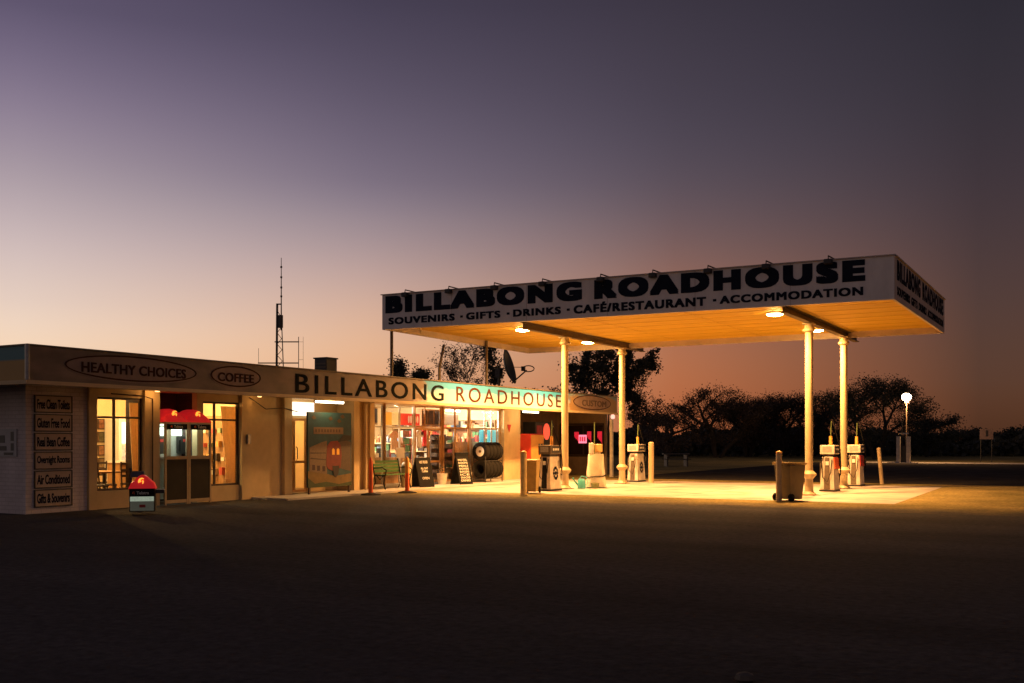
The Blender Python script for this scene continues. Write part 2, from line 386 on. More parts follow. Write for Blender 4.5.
def lamp(name, kind, loc, power, col, radius=.1, spot=None, parent=None, rot=None, size=None):
    d = bpy.data.lights.new(name, kind); d.energy = power; d.color = col
    if kind == 'AREA': d.shape = 'RECTANGLE'; d.size, d.size_y = size
    else: d.shadow_soft_size = min(radius, .12 if kind == 'SPOT' else .035)
    if spot: d.spot_size = spot[0]; d.spot_blend = spot[1]
    o = bpy.data.objects.new(name, d); COL.objects.link(o)
    if rot: o.rotation_euler = rot
    if parent is not None:
        p = parent
        while p.parent: p = p.parent
        o.parent = parent; o.location = Vector(loc)-Vector(p.location)
    else: o.location = loc
    return o
XP, YP, ZP, YN = (1, 0, 0), (0, 1, 0), (0, 0, 1), (0, -1, 0)

# ================================================================= SETTING
g = MB(); g.v = [(-900, -300, 0), (900, -300, 0), (900, 1500, 0), (-900, 1500, 0)]; g.f = [(0, 1, 2, 3)]
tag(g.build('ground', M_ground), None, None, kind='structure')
def sheet(name, x0, x1, y0, y1, z, m):
    s = MB(); s.v = [(x0, y0, z), (x1, y0, z), (x1, y1, z), (x0, y1, z)]; s.f = [(0, 1, 2, 3)]
    return tag(s.build(name, m), None, None, kind='structure')
pd = MB(); pd.v = [(-18.6, 26.55, .006), (-4.45, 26.75, .006), (-4.65, 37.4, .006), (-18.6, 37.2, .006)]; pd.f = [(0, 1, 2, 3)]
# concrete slab under the canopy with saw-cut joints
def pad_mat():
    m = mat('forecourt_concrete', (.50, .44, .36), .75, var=.25, scale=.5, bump=.2, bscale=30); t = m.node_tree
    b = t.nodes['Principled BSDF']; src = b.inputs['Base Color'].links[0].from_socket
    g = t.nodes.new('ShaderNodeNewGeometry'); br = t.nodes.new('ShaderNodeTexBrick'); br.offset = 0; br.inputs['Scale'].default_value = 1
    br.inputs['Brick Width'].default_value = 3.5; br.inputs['Row Height'].default_value = 3.6; br.inputs['Mortar Size'].default_value = .02
    br.inputs['Color1'].default_value = (1, 1, 1, 1); br.inputs['Color2'].default_value = (.88, .87, .86, 1); br.inputs['Mortar'].default_value = (.3, .28, .25, 1)
    t.links.new(g.outputs['Position'], br.inputs['Vector'])
    n = t.nodes.new('ShaderNodeTexNoise'); n.inputs['Scale'].default_value = .9; n.inputs['Detail'].default_value = 8; t.links.new(g.outputs['Position'], n.inputs['Vector'])
    mr = t.nodes.new('ShaderNodeMapRange'); mr.inputs[1].default_value = .35; mr.inputs[2].default_value = .5; mr.inputs[3].default_value = .6; mr.inputs[4].default_value = 1
    t.links.new(n.outputs[0], mr.inputs[0])
    a = t.nodes.new('ShaderNodeMix'); a.data_type = 'RGBA'; a.blend_type = 'MULTIPLY'; a.inputs[0].default_value = 1; t.links.new(src, a.inputs[6]); t.links.new(br.outputs[0], a.inputs[7])
    a2 = t.nodes.new('ShaderNodeMix'); a2.data_type = 'RGBA'; a2.blend_type = 'MULTIPLY'; a2.inputs[0].default_value = 1; t.links.new(a.outputs[2], a2.inputs[6]); t.links.new(mr.outputs[0], a2.inputs[7])
    t.links.new(a2.outputs[2], b.inputs['Base Color']); return m
tag(pd.build('forecourt_slab', pad_mat()), None, None, kind='structure')
tag(MB().box(-20.02, -18.62, 20.4, 36, -.1, .05).build('footpath', M_concrete), None, None, kind='structure')
sheet('road', -18, 400, 39.3, 74.6, .004, M_asphalt)
sheet('far_apron', -16, 60, 74.8, 78.6, .008, M_concrete)

# ================================================================= ROADHOUSE BUILDING
B = thing('roadhouse_building', 'long low cream roadhouse with painted fascia and lit shop windows', 'building', (-20, 13.75, 0))
def wall(x0, x1, y0, y1, z0, z1, m=M_cream, name='wall', parent=None):
    return MB().box(x0, x1, y0, y1, z0, z1).build(name, m, parent or B)
WT = 2.95
wall(-20.18, -20.0, 13.75, 15.28, 0, WT, M_brick)                 # sign wall
wall(-29, -20.182, 13.75, 13.93, 0, WT, M_brick)                  # left end wall
wall(-20.18, -19.93, 15.282, 15.5, 0, WT, M_cream, 'pilaster')
wall(-20.18, -20.0, 15.502, 16.85, 0, .42)                        # under window
wall(-20.18, -20.0, 15.502, 16.85, 2.6, WT)
wall(-20.18, -19.93, 16.852, 17.3, 0, WT, M_cream, 'pilaster')
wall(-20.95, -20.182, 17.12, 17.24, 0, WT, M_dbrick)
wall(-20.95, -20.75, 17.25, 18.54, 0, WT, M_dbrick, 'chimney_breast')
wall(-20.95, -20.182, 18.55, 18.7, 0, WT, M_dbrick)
wall(-20.18, -20.0, 18.55, 18.75, 0, WT, M_cream, 'pilaster')
wall(-20.18, -20.0, 18.752, 20.05, 0, .40)
wall(-20.18, -20.0, 18.752, 20.05, 2.6, WT)
wall(-20.18, -19.93, 20.052, 20.42, 0, WT, M_cream, 'pilaster')
wall(-20.18, -20.02, 20.422, 21.67, 0, WT, M_cream)
wall(-21.3, -19.9, 21.672, 21.98, 0, WT, M_cream, 'pilaster')
wall(-20.72, -20.58, 23.4, 24.75, 0, WT)                          # entry back wall
wall(-20.72, -20.58, 21.982, 23.398, 2.25, WT)
wall(-20.72, -20.58, 21.982, 22.3, 0, 2.248)
wall(-21.3, -19.9, 24.752, 25.02, 0, WT, M_cream, 'pilaster')
wall(-20.35, -20.2, 25.022, 25.55, 0, WT)
wall(-20.35, -19.9, 25.552, 25.78, 0, WT, M_cream, 'pilaster')
wall(-20.35, -20.15, 25.782, 34.02, 0, .12, M_concrete)
wall(-20.35, -20.15, 25.782, 34.02, 2.78, WT)
wall(-20.3, -20.0, 34.03, 35.3, 0, WT)
wall(-22.5, -20.302, 35.15, 35.3, 0, WT)
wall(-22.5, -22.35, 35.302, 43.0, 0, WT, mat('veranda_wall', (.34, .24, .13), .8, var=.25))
wall(-29, -28.8, 13.932, 43.0, 0, WT)
wall(-28.798, -22.502, 42.85, 43.0, 0, WT)
# interior partitions, floor, ceiling
wall(-28.7, -20.19, 13.94, 34.9, .002, .06, M_darkfloor, 'floor')
wall(-28.7, -19.95, 13.94, 43.0, WT+.002, WT+.06, mat('ceiling_sheet', (.70, .56, .32), .7, var=.08), 'ceiling')
wall(-24.7, -24.55, 13.94, 24.6, .06, WT, M_int, 'partition')
wall(-24.54, -21.33, 21.6, 21.7, .06, WT, M_int, 'partition')
wall(-26.5, -21.33, 25.1, 25.2, .06, WT, M_int, 'partition')
wall(-26.6, -26.5, 25.1, 34.9, .06, WT, M_int, 'partition')
wall(-26.49, -20.37, 34.8, 34.9, .06, WT, M_int, 'partition')
# roof and deep eave with the painted fascia
FX, FE, FS = -18.3, 40.86, 12.63
wall(-29.1, FX-.1, FS+.1, FE-.1, 3.36, 3.44, M_steel, 'roof')
wall(-29.1, -19.9, FE-.098, 43.35, 3.36, 3.44, M_steel, 'roof')
fz0, fz1 = 2.735, 3.465
fas = wall(FX-.07, FX, FS, FE, fz0+.05, fz1, M_fascia, 'fascia')
fas2 = wall(-29.1, FX-.072, FS, FS+.07, fz0+.05, fz1, M_fascia, 'fascia')
wall(-20.0, FX-.072, FE-.07, FE, fz0+.05, fz1, M_fascia, 'fascia')
wall(-29.1, -20.002, 43.28, 43.35, fz0+.05, fz1, M_fascia, 'fascia')
cp = MB(); cp.box(FX-.09, FX+.03, FS-.03, FE+.03, fz1+.002, fz1+.035); cp.box(-29.1, FX-.092, FS-.03, FS+.08, fz1+.002, fz1+.035); cp.build('capping', M_beam, B)
lp = MB(); lp.box(FX-.11, FX+.05, FS-.06, FE+.05, fz0-.03, fz0+.048); lp.box(-29.1, FX-.112, FS-.06, FS+.08, fz0-.03, fz0+.048); lp.build('eave_trim', M_eave, B)
wall(-20.9, FX-.12, FS+.09, 35.3, 2.80, 2.83, M_eave, 'soffit')
wall(-29.0, -20.902, FS+.09, 13.74, 2.80, 2.83, M_eave, 'soffit')
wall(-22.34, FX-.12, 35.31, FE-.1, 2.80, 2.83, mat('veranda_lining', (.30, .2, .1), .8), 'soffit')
MB().tube([(FX+.04, FS-.04, fz0+.05), (FX+.04, FS-.04, fz1+.02)], .045, 10).build('corner_flashing', M_steel, B)
MB().box(-18.48, -18.36, 40.5, 40.62, 0, 2.79).build('veranda_post', M_whitem, B)
MB().tube([(-19.95, 29.5, 3.44), (-19.95, 29.5, 4.1), (-20.0, 29.7, 4.5), (-20.1, 30.0, 4.95)], .05, 8).build('bent_vent_pipe', M_beam, B)
# fascia lettering, letter by letter groups painted as words
def fword(t, y0, y1, z0, z1, m, bold=.0, sp=1.15):
    text_part('lettering', t, (FX+.001, y0, z0), YP, ZP, y1-y0, z1-z0, m, fas, bold, space=sp)
fword('BILLABONG', 20.34, 27.29, 2.85, 3.345, M_teallet, .01, 1.25)
fword('ROADHOUSE', 28.04, 35.52, 2.87, 3.36, M_brownlet, .003, 1.32)
M_ell = mat('ellipse_field', (.30, .20, .14), .7, var=.2)
for (yc, a, b, txt, ya, yb, h) in ((15.2, 1.75, .275, 'HEALTHY CHOICES', 13.85, 16.62, .205), (18.22, .83, .254, 'COFFEE', 17.62, 18.8, .205), (38.4, 1.79, .30, 'CUSTOM', 37.4, 39.7, .24)):
    MB().prism(ellipse_pts((FX+.001, yc, 3.12), YP, ZP, a, b), (.006, 0, 0)).build('sign_field', M_ell, fas)
    ring((FX+.001, yc, 3.15), YP, ZP, a, b, .033, (.014, 0, 0)).build('sign_border', M_brownlet, fas)
    text_part('lettering', txt, (FX+.008, ya, 3.12-h/2), YP, ZP, yb-ya, h, M_brownlet if txt != 'CUSTOM' else mat('faded_lettering', (.13, .08, .05), .9), fas, .02, space=1.05)
MB().prism([(-19.99, 34.25, 2.2), (-19.99, 34.55, 2.2), (-19.99, 34.4, 1.9)], (.01, 0, 0)).build('wall_sign', M_red, B)
wall(-19.998, -19.97, 34.04, 35.28, 0.0, .06, M_concrete, 'skirting')
MB().tube([(-19.86, 25.28, .05), (-19.86, 25.28, 2.7), (-19.5, 25.28, 2.79)], .045, 8).build('downpipe', M_eave, B)
MB().tube([(-19.95, 15.9, 2.68), (-19.95, 16.8, 2.66), (-19.9, 17.05, 2.6), (-19.9, 17.05, .3)], .016, 6).build('conduit', M_dtimber, B)
MB().box(-19.92, -19.86, 20.2, 20.32, 1.5, 1.75).build('meter_box', M_steel, B)
# cable along the wall
MB().tube([(-19.9, 20.3, 2.75), (-19.88, 20.9, 2.45), (-19.88, 21.6, 2.5), (-19.87, 22.2, 2.4)], .012, 6).build('cable', M_dark, B)

# windows
def window(x, y0, y1, z0, z1, muls, transoms, m, parent=B, fw=.05, dp=.06, name='window', mz0=None):
    f = MB(); f.box(x-dp, x, y0, y0+fw, z0, z1); f.box(x-dp, x, y1-fw, y1, z0, z1); f.box(x-dp, x, y0+fw, y1-fw, z0, z0+fw); f.box(x-dp, x, y0+fw, y1-fw, z1-fw, z1)
    for q in muls: f.box(x-dp+.004, x-.004, q-fw/2, q+fw/2, z0+fw, z1-fw)
    for q in transoms: f.box(x-dp+.008, x-.008, y0+fw, y1-fw, q-fw/2, q+fw/2)
    w = f.build(name, m, parent)
    MB().box(x-dp/2-.003, x-dp/2+.003, y0+fw*.5, y1-fw*.5, z0+fw*.5, z1-fw*.5).build('pane', M_glass, w)
    return w
window(-20.05, 15.502, 16.848, .422, 2.598, [16.07], [2.13], M_dtimber)
window(-20.05, 18.752, 20.048, .402, 2.598, [19.2], [2.13], M_dtimber)
# glazed entry door
dr = window(-20.6, 22.305, 23.395, .06, 2.24, [22.85], [.95], M_timber, name='glass_door', fw=.07)
MB().tube([(-20.59, 22.92, 1.0), (-20.55, 22.92, 1.05), (-20.55, 22.92, 1.35), (-20.59, 22.92, 1.4)], .015, 6).build('handle', M_dark, dr)
MB().box(-20.598, -20.59, 22.55, 22.75, 1.3, 1.6).build('door_notice', M_white, dr)
MB().box(-20.575, -20.5, 22.25, 23.6, 2.32, 2.72).build('lit_transom_sign', M_litwhite, B)
# shop front: bays of aluminium and timber
window(-20.2, 25.785, 26.62, .125, 2.775, [26.1], [2.03], M_alu, fw=.045)
window(-20.2, 26.66, 28.34, .125, 2.775, [27.54], [2.03], M_alu, fw=.05)
sd = window(-20.2, 28.38, 30.02, .125, 2.02, [29.2], [.85], M_timber, fw=.08, name='shop_door')
MB().box(-20.19, -20.17, 29.12, 29.15, 1.0, 1.35).build('handle', M_steel, sd)
window(-20.2, 28.38, 30.02, 2.03, 2.775, [29.0], [], M_timber, fw=.05)
window(-20.2, 30.06, 31.84, .125, 2.775, [30.9], [2.03], M_timber, fw=.06)
window(-20.2, 31.87, 34.0, .125, 2.775, [32.95, 33.45], [2.03], M_alu, fw=.06)
MB().box(-20.24, -20.12, 26.622, 26.658, .12, 2.78).build('mullion', M_timber, B)
MB().box(-20.24, -20.12, 30.022, 30.058, .12, 2.78).build('mullion', M_timber, B)
# eave lights
for (y, x, n) in ((22.9, -19.3, 'a'), (34.9, -19.3, 'b')):
    l = thing('fluorescent_light', {'a': 'lit tube light under the eave above the painted landscape board', 'b': 'lit tube light under the eave at the veranda end, right of the red triangle'}[n], 'light', (x, y, 2.8), 0, 'tube lights under the eave')
    MB().box(x-.06, x+.06, y-.62, y+.62, 2.725, 2.798).build('fitting', M_white, l)
    MB().tube([(x, y-.6, 2.69), (x, y+.6, 2.69)], .03, 10).build('tube', M_tube, l)
    lamp('tube_glow', 'POINT', (x+.03, y, 2.55), 15, (1, .62, .22), .1, parent=l)

for y, wh in ((17.0, 'between the left window and the phone booths'), (20.45, 'above the cream pilaster right of the phone booths')):  # extra lamps, added only to brighten the pilaster panels; no known fitting here
    l = thing('added_eave_light', 'small warm light added under the eave '+wh, 'light', (-19.68, y, 2.8), 0, 'lights added under the eave')
    MB().lathe(-19.68, y, [(.05, 2.76), (.06, 2.775), (.06, 2.799)], 12).build('lens', emis('added_warm_lens', (1, .55, .2), 3), l)
    lamp('added_eave_glow', 'POINT', (-19.66, y, 2.7), 1.6 if y > 18 else 5, (1, .5, .16), .04, parent=l)
# ---------------------------------------------------------------- cafe interior
M_warm = (1, .62, .22)
cl = thing('ceiling_light', 'lit ceiling light inside the café behind the left window', 'light', (-22.5, 17, 2.94))
MB().lathe(-22.5, 17, [(.22, 2.94), (.22, 2.9), (.12, 2.84)], 16).build('diffuser', M_tube, cl, smooth=True)
lamp('café_glow', 'POINT', (-22.5, 17.0, 2.5), 270, M_warm, .2, parent=cl)
cl2 = thing('ceiling_light', 'lit ceiling light inside the café behind the curtained window', 'light', (-22.3, 20, 2.94))
MB().lathe(-22.3, 20, [(.22, 2.94), (.22, 2.9), (.12, 2.84)], 16).build('diffuser', M_tube, cl2, smooth=True)
lamp('café_glow', 'POINT', (-22.3, 20, 2.5), 190, M_warm, .2, parent=cl2)
for i, z in enumerate((2.05, 1.68, 1.31, .95)):
    zz = z; y = 19.25
    f = ring((-24.53, y+.0, zz), YP, ZP, .17, .15, .03, (.03, 0, 0), 4).build('picture_frame', M_dtimber, None, org=(-24.53, y, zz-.15))
    f2 = MB().box(-24.54, -24.52, y-.15, y+.15, zz-.13, zz+.13)
    root = thing('framed_picture', ['top', 'second from top', 'third from top', 'lowest'][i]+' small framed picture on the café wall left of the mullion', 'picture', (-24.53, y, zz-.15), 0, 'framed pictures in the café')
    bpy.data.objects.remove(f)
    fr = MB(); fr.box(-24.545, -24.5, y-.16, y+.16, zz-.15, zz-.12); fr.box(-24.545, -24.5, y-.16, y+.16, zz+.12, zz+.15); fr.box(-24.545, -24.5, y-.16, y-.13, zz-.12, zz+.12); fr.box(-24.545, -24.5, y+.13, y+.16, zz-.12, zz+.12)
    fr.build('frame', M_dtimber, root)
    MB().box(-24.54, -24.52, y-.13, y+.13, zz-.12, zz+.12).build('print', mat('print_%d' % i, [(.3, .12, .06), (.12, .1, .05), (.35, .16, .08), (.3, .2, .1)][i], .6, var=.6, scale=9), root)
fr = thing('display_fridge', 'tall bright display fridge at the back of the café', 'fridge', (-24.2, 20.1, .06))
MB().box(-24.5, -23.9, 19.3, 21.3, .06, 2.2).build('cabinet', M_white, fr)
MB().box(-23.9, -23.88, 19.4, 21.2, 1.5, 2.1).build('lit_header', M_litwhite, fr)
MB().box(-23.9, -23.885, 19.4, 21.2, .9, 1.45).build('door_glass', mat('fridge_goods', (.6, .5, .4), .4, var=.8, scale=14, emit=(.9, .85, .8), estr=.25), fr)
co = thing('service_counter', 'pale service counter in front of the café fridge', 'counter', (-23.2, 19.6, .06))
MB().box(-23.5, -23.0, 18.6, 20.9, .06, .98).build('base', M_timber, co); MB().box(-23.55, -22.95, 18.55, 20.95, .98, 1.03).build('top', M_white, co)
def make_chair(label):
    t = thing('dining_chair', label, 'chair', (0, 0, 0), 0, 'dark chairs in the café')
    MB().box(-.21, .21, -.21, .21, .43, .47).build('seat', M_dtimber, t)
    for sx in (-1, 1):
        for sy in (-1, 1): MB().tube([(sx*.18, sy*.18, 0), (sx*.18, sy*.18, .43)], .02, 6).build('leg', M_dtimber, t)
    bk = MB()
    for sy in (-1, 1): bk.tube([(-.19, sy*.18, .47), (-.24, sy*.18, 1.0)], .02, 6)
    for z in (.62, .76, .92): bk.box(-.245, -.205, -.18, .18, z, z+.06)
    bk.build('backrest', M_dtimber, t); return t
ch = make_chair('dark ladder-back chair nearest the left edge of the café window'); place(ch, (-21.0, 16.6, .06), R(60))
dup(ch, (-21.0, 17.35, .06), R(120), 'dark ladder-back chair behind the café window mullion')
dup(ch, (-20.75, 16.1, .06), R(100), 'dark ladder-back chair closest to the café glass')
dup(ch, (-21.9, 16.5, .06), R(10), 'dark ladder-back chair at the near end of the café table')
dup(ch, (-22.3, 17.3, .06), R(-60), 'dark ladder-back chair on the far side of the café table')
def make_table(label, loc):
    t = thing('dining_table', label, 'table', loc, 0, 'café tables')
    x, y, z = loc
    MB().box(x-.4, x+.4, y-.4, y+.4, z+.72, z+.76).build('tabletop', M_timber, t)
    MB().lathe(x, y, [(.25, z), (.25, z+.03), (.04, z+.06), (.04, z+.72)], 14).build('pedestal', M_dark, t); return t
make_table('timber table among dark chairs inside the café window', (-21.6, 17.0, .06))
make_table('timber table inside the curtained café window', (-21.3, 19.6, .06))
# shelf of ornaments behind the curtained window
hl = thing('ceiling_light', 'lit ceiling light behind the glazed entry door', 'light', (-22.4, 23.2, 2.94))
MB().lathe(-22.4, 23.2, [(.2, 2.94), (.2, 2.9), (.1, 2.84)], 16).build('diffuser', M_tube, hl, smooth=True)
lamp('hall_glow', 'POINT', (-22.4, 23.2, 2.5), 150, M_warm, .2, parent=hl)
sh = thing('ornament_shelf', 'open shelf of small goods seen left of the curtain behind the phone booths', 'shelf', (-22.6, 21.35, .06))
MB().box(-23.5, -21.5, 21.3, 21.58, .06, 2.3).build('shelf_frame', M_timber, sh)
for k in range(26):
    x = -23.4+.07*k*1.05; z = [.6, 1.0, 1.4, 1.8][k % 4]
    MB().box(x, x+.12, 21.16, 21.29, z, z+.1+.12*random.random()).build('ornament', mat('good%d' % (k % 5), [(.5, .08, .05), (.7, .65, .5), (.06, .05, .04), (.6, .35, .1), (.2, .3, .15)][k % 5], .5), sh)
def curtain(label, y0, y1, x, z0, z1, pull):
    mb = MB(); n = 40; rows = 14
    for j in range(rows+1):
        tz = j/rows; z = z0+(z1-z0)*tz
        g_ = 1-pull*(1-tz)**.7*(.8+.2*math.sin(tz*6))
        for i in range(n+1):
            ti = i/n; y = y1-(y1-y0)*(1-ti)*g_
            mb.v.append((x+.035*math.sin(ti*math.pi*11+tz*1.5)+.01*math.sin(ti*23+tz*4), y, z))
    for j in range(rows):
        for i in range(n): a = j*(n+1)+i; mb.f.append((a, a+1, a+n+2, a+n+1))
    o = mb.build('curtain', M_curt, None, org=(x, y1, z0), smooth=True)
    s = o.modifiers.new('thick', 'SOLIDIFY'); s.thickness = .006
    tag(o, label, 'curtain')
curtain('tan curtain tied back at the right of the left café window', 16.68, 17.08, -20.3, .45, 2.5, .28)
curtain('tan curtain hanging in the café window right of the phone booths', 19.62, 20.3, -20.3, .45, 2.5, .3)

# ---------------------------------------------------------------- shop interior
for i, (x, y) in enumerate(((-22.2, 27.4), (-22.4, 30.3), (-21.8, 32.9))):
    l = thing('ceiling_light', 'bright tube light on the shop ceiling, %s' % ['nearest the green bench end', 'above the shop door', 'nearest the tyre rack'][i], 'light', (x, y, 2.94), 0, 'shop ceiling lights')
    MB().box(x-.08, x+.08, y-.75, y+.75, 2.88, 2.94).build('fitting', M_white, l)
    MB().box(x-.06, x+.06, y-.72, y+.72, 2.85, 2.879).build('diffuser', M_tubew, l)
    lamp('shop_glow', 'POINT', (x, y, 2.55), [480, 400, 380][i], (1, .86, .64), .25, parent=l)
GOODS = [('red', (.42, .05, .04)), ('white', (.75, .72, .66)), ('cream', (.7, .58, .4)), ('orange', (.6, .26, .08)), ('dark', (.03, .03, .04)), ('brown', (.22, .1, .05)), ('green', (.08, .2, .1)), ('tan', (.45, .3, .16)), ('blue', (.1, .16, .26)), ('grey', (.25, .24, .22))]
for nm, c_ in GOODS: mat('goods_'+nm, c_, .5, var=.35, scale=18)
gm = {}
def good_mesh(nm, kind):
    k = (nm, kind)
    if k in gm: return gm[k]
    mb = MB()
    if kind == 0: mb.box(-.08, .08, -.05, .05, 0, .24)
    elif kind == 1: mb.lathe(0, 0, [(.045, 0), (.05, .02), (.05, .17), (.02, .21), (.02, .27)], 10)
    else: mb.box(-.11, .11, -.07, .07, 0, .13)
    me = bpy.data.meshes.new('shop_packet'); me.from_pydata(mb.v, [], mb.f); me.materials.append(MATS['goods_'+nm]); gm[k] = me; return me
KN = ['upright box', 'bottle', 'flat carton']; KC = ['box', 'bottle', 'carton']; KO = ['grocery_box', 'bottle', 'carton']
def good(x, y, z, where, rz=0):
    if random.random() < .04: return
    nm = random.choice(GOODS)[0]; kind = random.choice((0, 0, 1, 2))
    o = bpy.data.objects.new(KO[kind], good_mesh(nm, kind)); COL.objects.link(o); o.location = (x+random.uniform(-.03, .03), y-random.uniform(0, .08), z); o.rotation_euler = (0, 0, random.uniform(-.3, .3)); o.scale = (random.uniform(.8, 1.15), 1, random.uniform(.8, 1.45))
    tag(o, '%s %s among the goods on the %s' % (nm, KN[kind], where), KC[kind], '%s %ss on the %s' % (nm, KN[kind], where))
def rack(name, label, x0, x1, y0, y1, zs, top):
    r = thing(name, label, 'shelf', ((x0+x1)/2, (y0+y1)/2, .06))
    fr = MB(); fr.box(x0, x0+.03, y0, y1, .06, top); fr.box(x1-.03, x1, y0, y1, .06, top)
    fr.build('side_frame', M_timber, r)
    for z in zs: MB().box(x0+.031, x1-.031, y0, y1, z-.03, z).build('shelf', M_int, r)
    MB().box(x0+.031, x1-.031, y1-.02, y1, .1, top).build('back_panel', MATS['goods_brown'], r)
    return r
rack('wall_shelving', 'white wall shelving full of goods at the far end of the shop', -25.6, -20.6, 34.35, 34.75, (.5, .9, 1.3, 1.7, 2.1), 2.4)
for z in (.9, 1.3, 1.7, 2.1):
    x = -25.45
    while x < -20.75: good(x, 34.5, z, 'wall shelving'); x += .19
rack('gondola_shelf', 'low white shelf unit of goods in the middle of the shop', -24.4, -21.2, 30.6, 31.0, (.5, .85, 1.2, 1.5), 1.56)
for z in (.5, .85, 1.2, 1.5):
    x = -24.25
    while x < -21.3: good(x, 30.75, z, 'middle shelf unit'); x += .21
rack('gondola_shelf', 'low white shelf unit of goods behind the green bench window', -23.9, -20.9, 28.3, 28.7, (.5, .85, 1.2, 1.5), 1.56)
for z in (.85, 1.2, 1.5):
    x = -23.75
    while x < -21.0: good(x, 28.45, z, 'shelf unit behind the bench window'); x += .2
def panel(name, label, cat, x, y0, y1, z0, z1, m, t=.03):
    return tag(MB().box(x-t, x, y0, y1, z0, z1).build(name, m, None, org=(x, (y0+y1)/2, z0), bevel=.004), label, cat)
panel('menu_panel', 'plain yellow panel hanging inside the top of the shop window', 'sign', -20.4, 26.85, 27.35, 2.1, 2.52, mat('yellow_panel', (.85, .45, .06), .5, var=.1, emit=(1, .5, .05), estr=.25))
panel('menu_panel', 'pale yellow panel beside the plain yellow one inside the shop window', 'sign', -20.4, 27.37, 27.72, 2.1, 2.52, mat('pale_yellow_panel', (.85, .7, .3), .5, var=.2, emit=(1, .75, .3), estr=.25))
rp = thing('menu_panel', 'red panel with pale shapes inside the top of the shop window', 'sign', (-20.4, 28.3, 2.1))
MB().box(-20.43, -20.4, 27.76, 28.95, 2.1, 2.5).build('board', mat('red_panel', (.7, .05, .03), .5, var=.1, emit=(1, .05, .02), estr=.3), rp)
for k in range(5): MB().prism(ellipse_pts((-20.398, 28.3+.13*k, 2.3), YP, ZP, .045, .13, 12), (.006, 0, 0)).build('painted_shape', mat('pale_shape', (.85, .7, .45), .5, emit=(1, .8, .5), estr=.2), rp)
def cabinet(label, y0, y1, n):
    r = thing('hanging_cabinet', label, 'cabinet', (-20.6, (y0+y1)/2, 2.1), 0, 'dark cabinets above the shop window')
    MB().box(-20.75, -20.42, y0, y1, 2.1, 2.68).build('box', M_timber, r)
    w = (y1-y0)/n
    for k in range(n): MB().box(-20.418, -20.40, y0+w*k+.04, y0+w*(k+1)-.03, 2.16, 2.62).build('door', M_dtimber, r)
cabinet('dark hanging cabinet above the shop door', 29.1, 30.2, 3)
cabinet('small dark cabinet at the left end of the shop window', 26.05, 26.6, 1)
ac = thing('wall_air_conditioner', 'white indoor air conditioner lit by a tube in the shop window', 'air conditioner', (-20.6, 31.1, 2.15))
MB().box(-20.7, -20.45, 30.55, 31.5, 2.15, 2.55).build('case', M_white, ac, bevel=.02); MB().tube([(-20.4, 30.6, 2.66), (-20.4, 31.5, 2.66)], .03, 8).build('tube', M_tubew, ac)
for (a, b, n_) in ((32.7, 33.12, 'left'), (33.28, 33.92, 'right')):
    panel('window_poster', 'bright cyan poster in the shop window, %s of the pair above the tyre rack' % n_, 'poster', -20.3, a, b, 1.3, 1.98, M_cyan, .01)
nr = thing('magazine_rack', 'dark slatted magazine rack right of the shop door', 'rack', (-20.6, 30.6, .06))
m_ = MB(); m_.box(-20.8, -20.74, 30.15, 31.1, .06, 1.8); 
for z in (.4, .7, 1.0, 1.3, 1.6): m_.box(-20.74, -20.5, 30.15, 31.1, z, z+.14)
m_.build('slats', M_dtimber, nr)
panel('notice', 'white square notice on the shop glass above the amber bollard', 'notice', -20.17, 27.3, 27.75, 1.0, 1.35, M_white, .01)

rack('window_display_shelf', 'low display shelf packed with goods just inside the shop glass left of the door', -20.9, -20.5, 26.0, 28.2, (.55, 1.0), 1.03)
for z in (.55, 1.0):
    y = 26.12
    while y < 28.1: good(-20.68, y, z, 'low window display shelf'); y += .19
rack('window_display_shelf', 'low display shelf packed with goods just inside the shop glass right of the door', -20.9, -20.5, 31.2, 33.9, (.6, 1.05, 1.5), 1.53)
for z in (.6, 1.05, 1.5):
    y = 31.3
    while y < 33.8: good(-20.68, y, z, 'display shelf right of the shop door'); y += .24
t = thing('card_spinner', 'tall card spinner full of small bright cards inside the shop door', 'display stand', (-20.8, 28.7, .06))
MB().tube([(-20.8, 28.7, .06), (-20.8, 28.7, 1.95)], .02, 6).build('pole', M_steel, t)
for j in range(5):
    for k in range(6):
        a = k*1.047+.3; cx_, cy_ = -20.8+.2*math.cos(a), 28.7+.2*math.sin(a)
        MB().box(-.07, .07, -.005, .005, 0, .22).xform(Matrix.Translation((cx_, cy_, .7+.25*j)) @ Matrix.Rotation(a+1.57, 4, 'Z')).build('card', MATS['goods_'+random.choice(GOODS)[0]], t)
for k, (cn, cc, y) in enumerate((('red', (.6, .03, .04), 29.75), ('white', (.75, .7, .62), 29.35), ('tan', (.5, .3, .15), 27.9), ('dark', (.05, .05, .07), 26.35), ('white', (.7, .68, .62), 26.0))):
    z1 = 2.0-.05*k; sx = -20.75
    m_ = MB(); m_.prism([(sx, y-.16, z1-.62), (sx, y+.16, z1-.62), (sx, y+.15, z1-.2), (sx, y+.26, z1-.25), (sx, y+.28, z1-.12), (sx, y+.08, z1), (sx, y-.08, z1), (sx, y-.28, z1-.12), (sx, y-.26, z1-.25), (sx, y-.15, z1-.2)], (.05, 0, 0))
    tag(m_.build('hanging_shirt', mat('shirt_'+cn+str(k), cc, .9, var=.3, scale=12), None, org=(sx, y, z1-.62)), ['red shirt hanging behind the right leaf of the shop door', 'white shirt hanging behind the middle of the shop door', 'tan shirt hanging left of the shop door', 'dark shirt hanging at the left end of the shop window', 'pale shirt hanging against the left jamb of the shop window'][k], 'shirt')
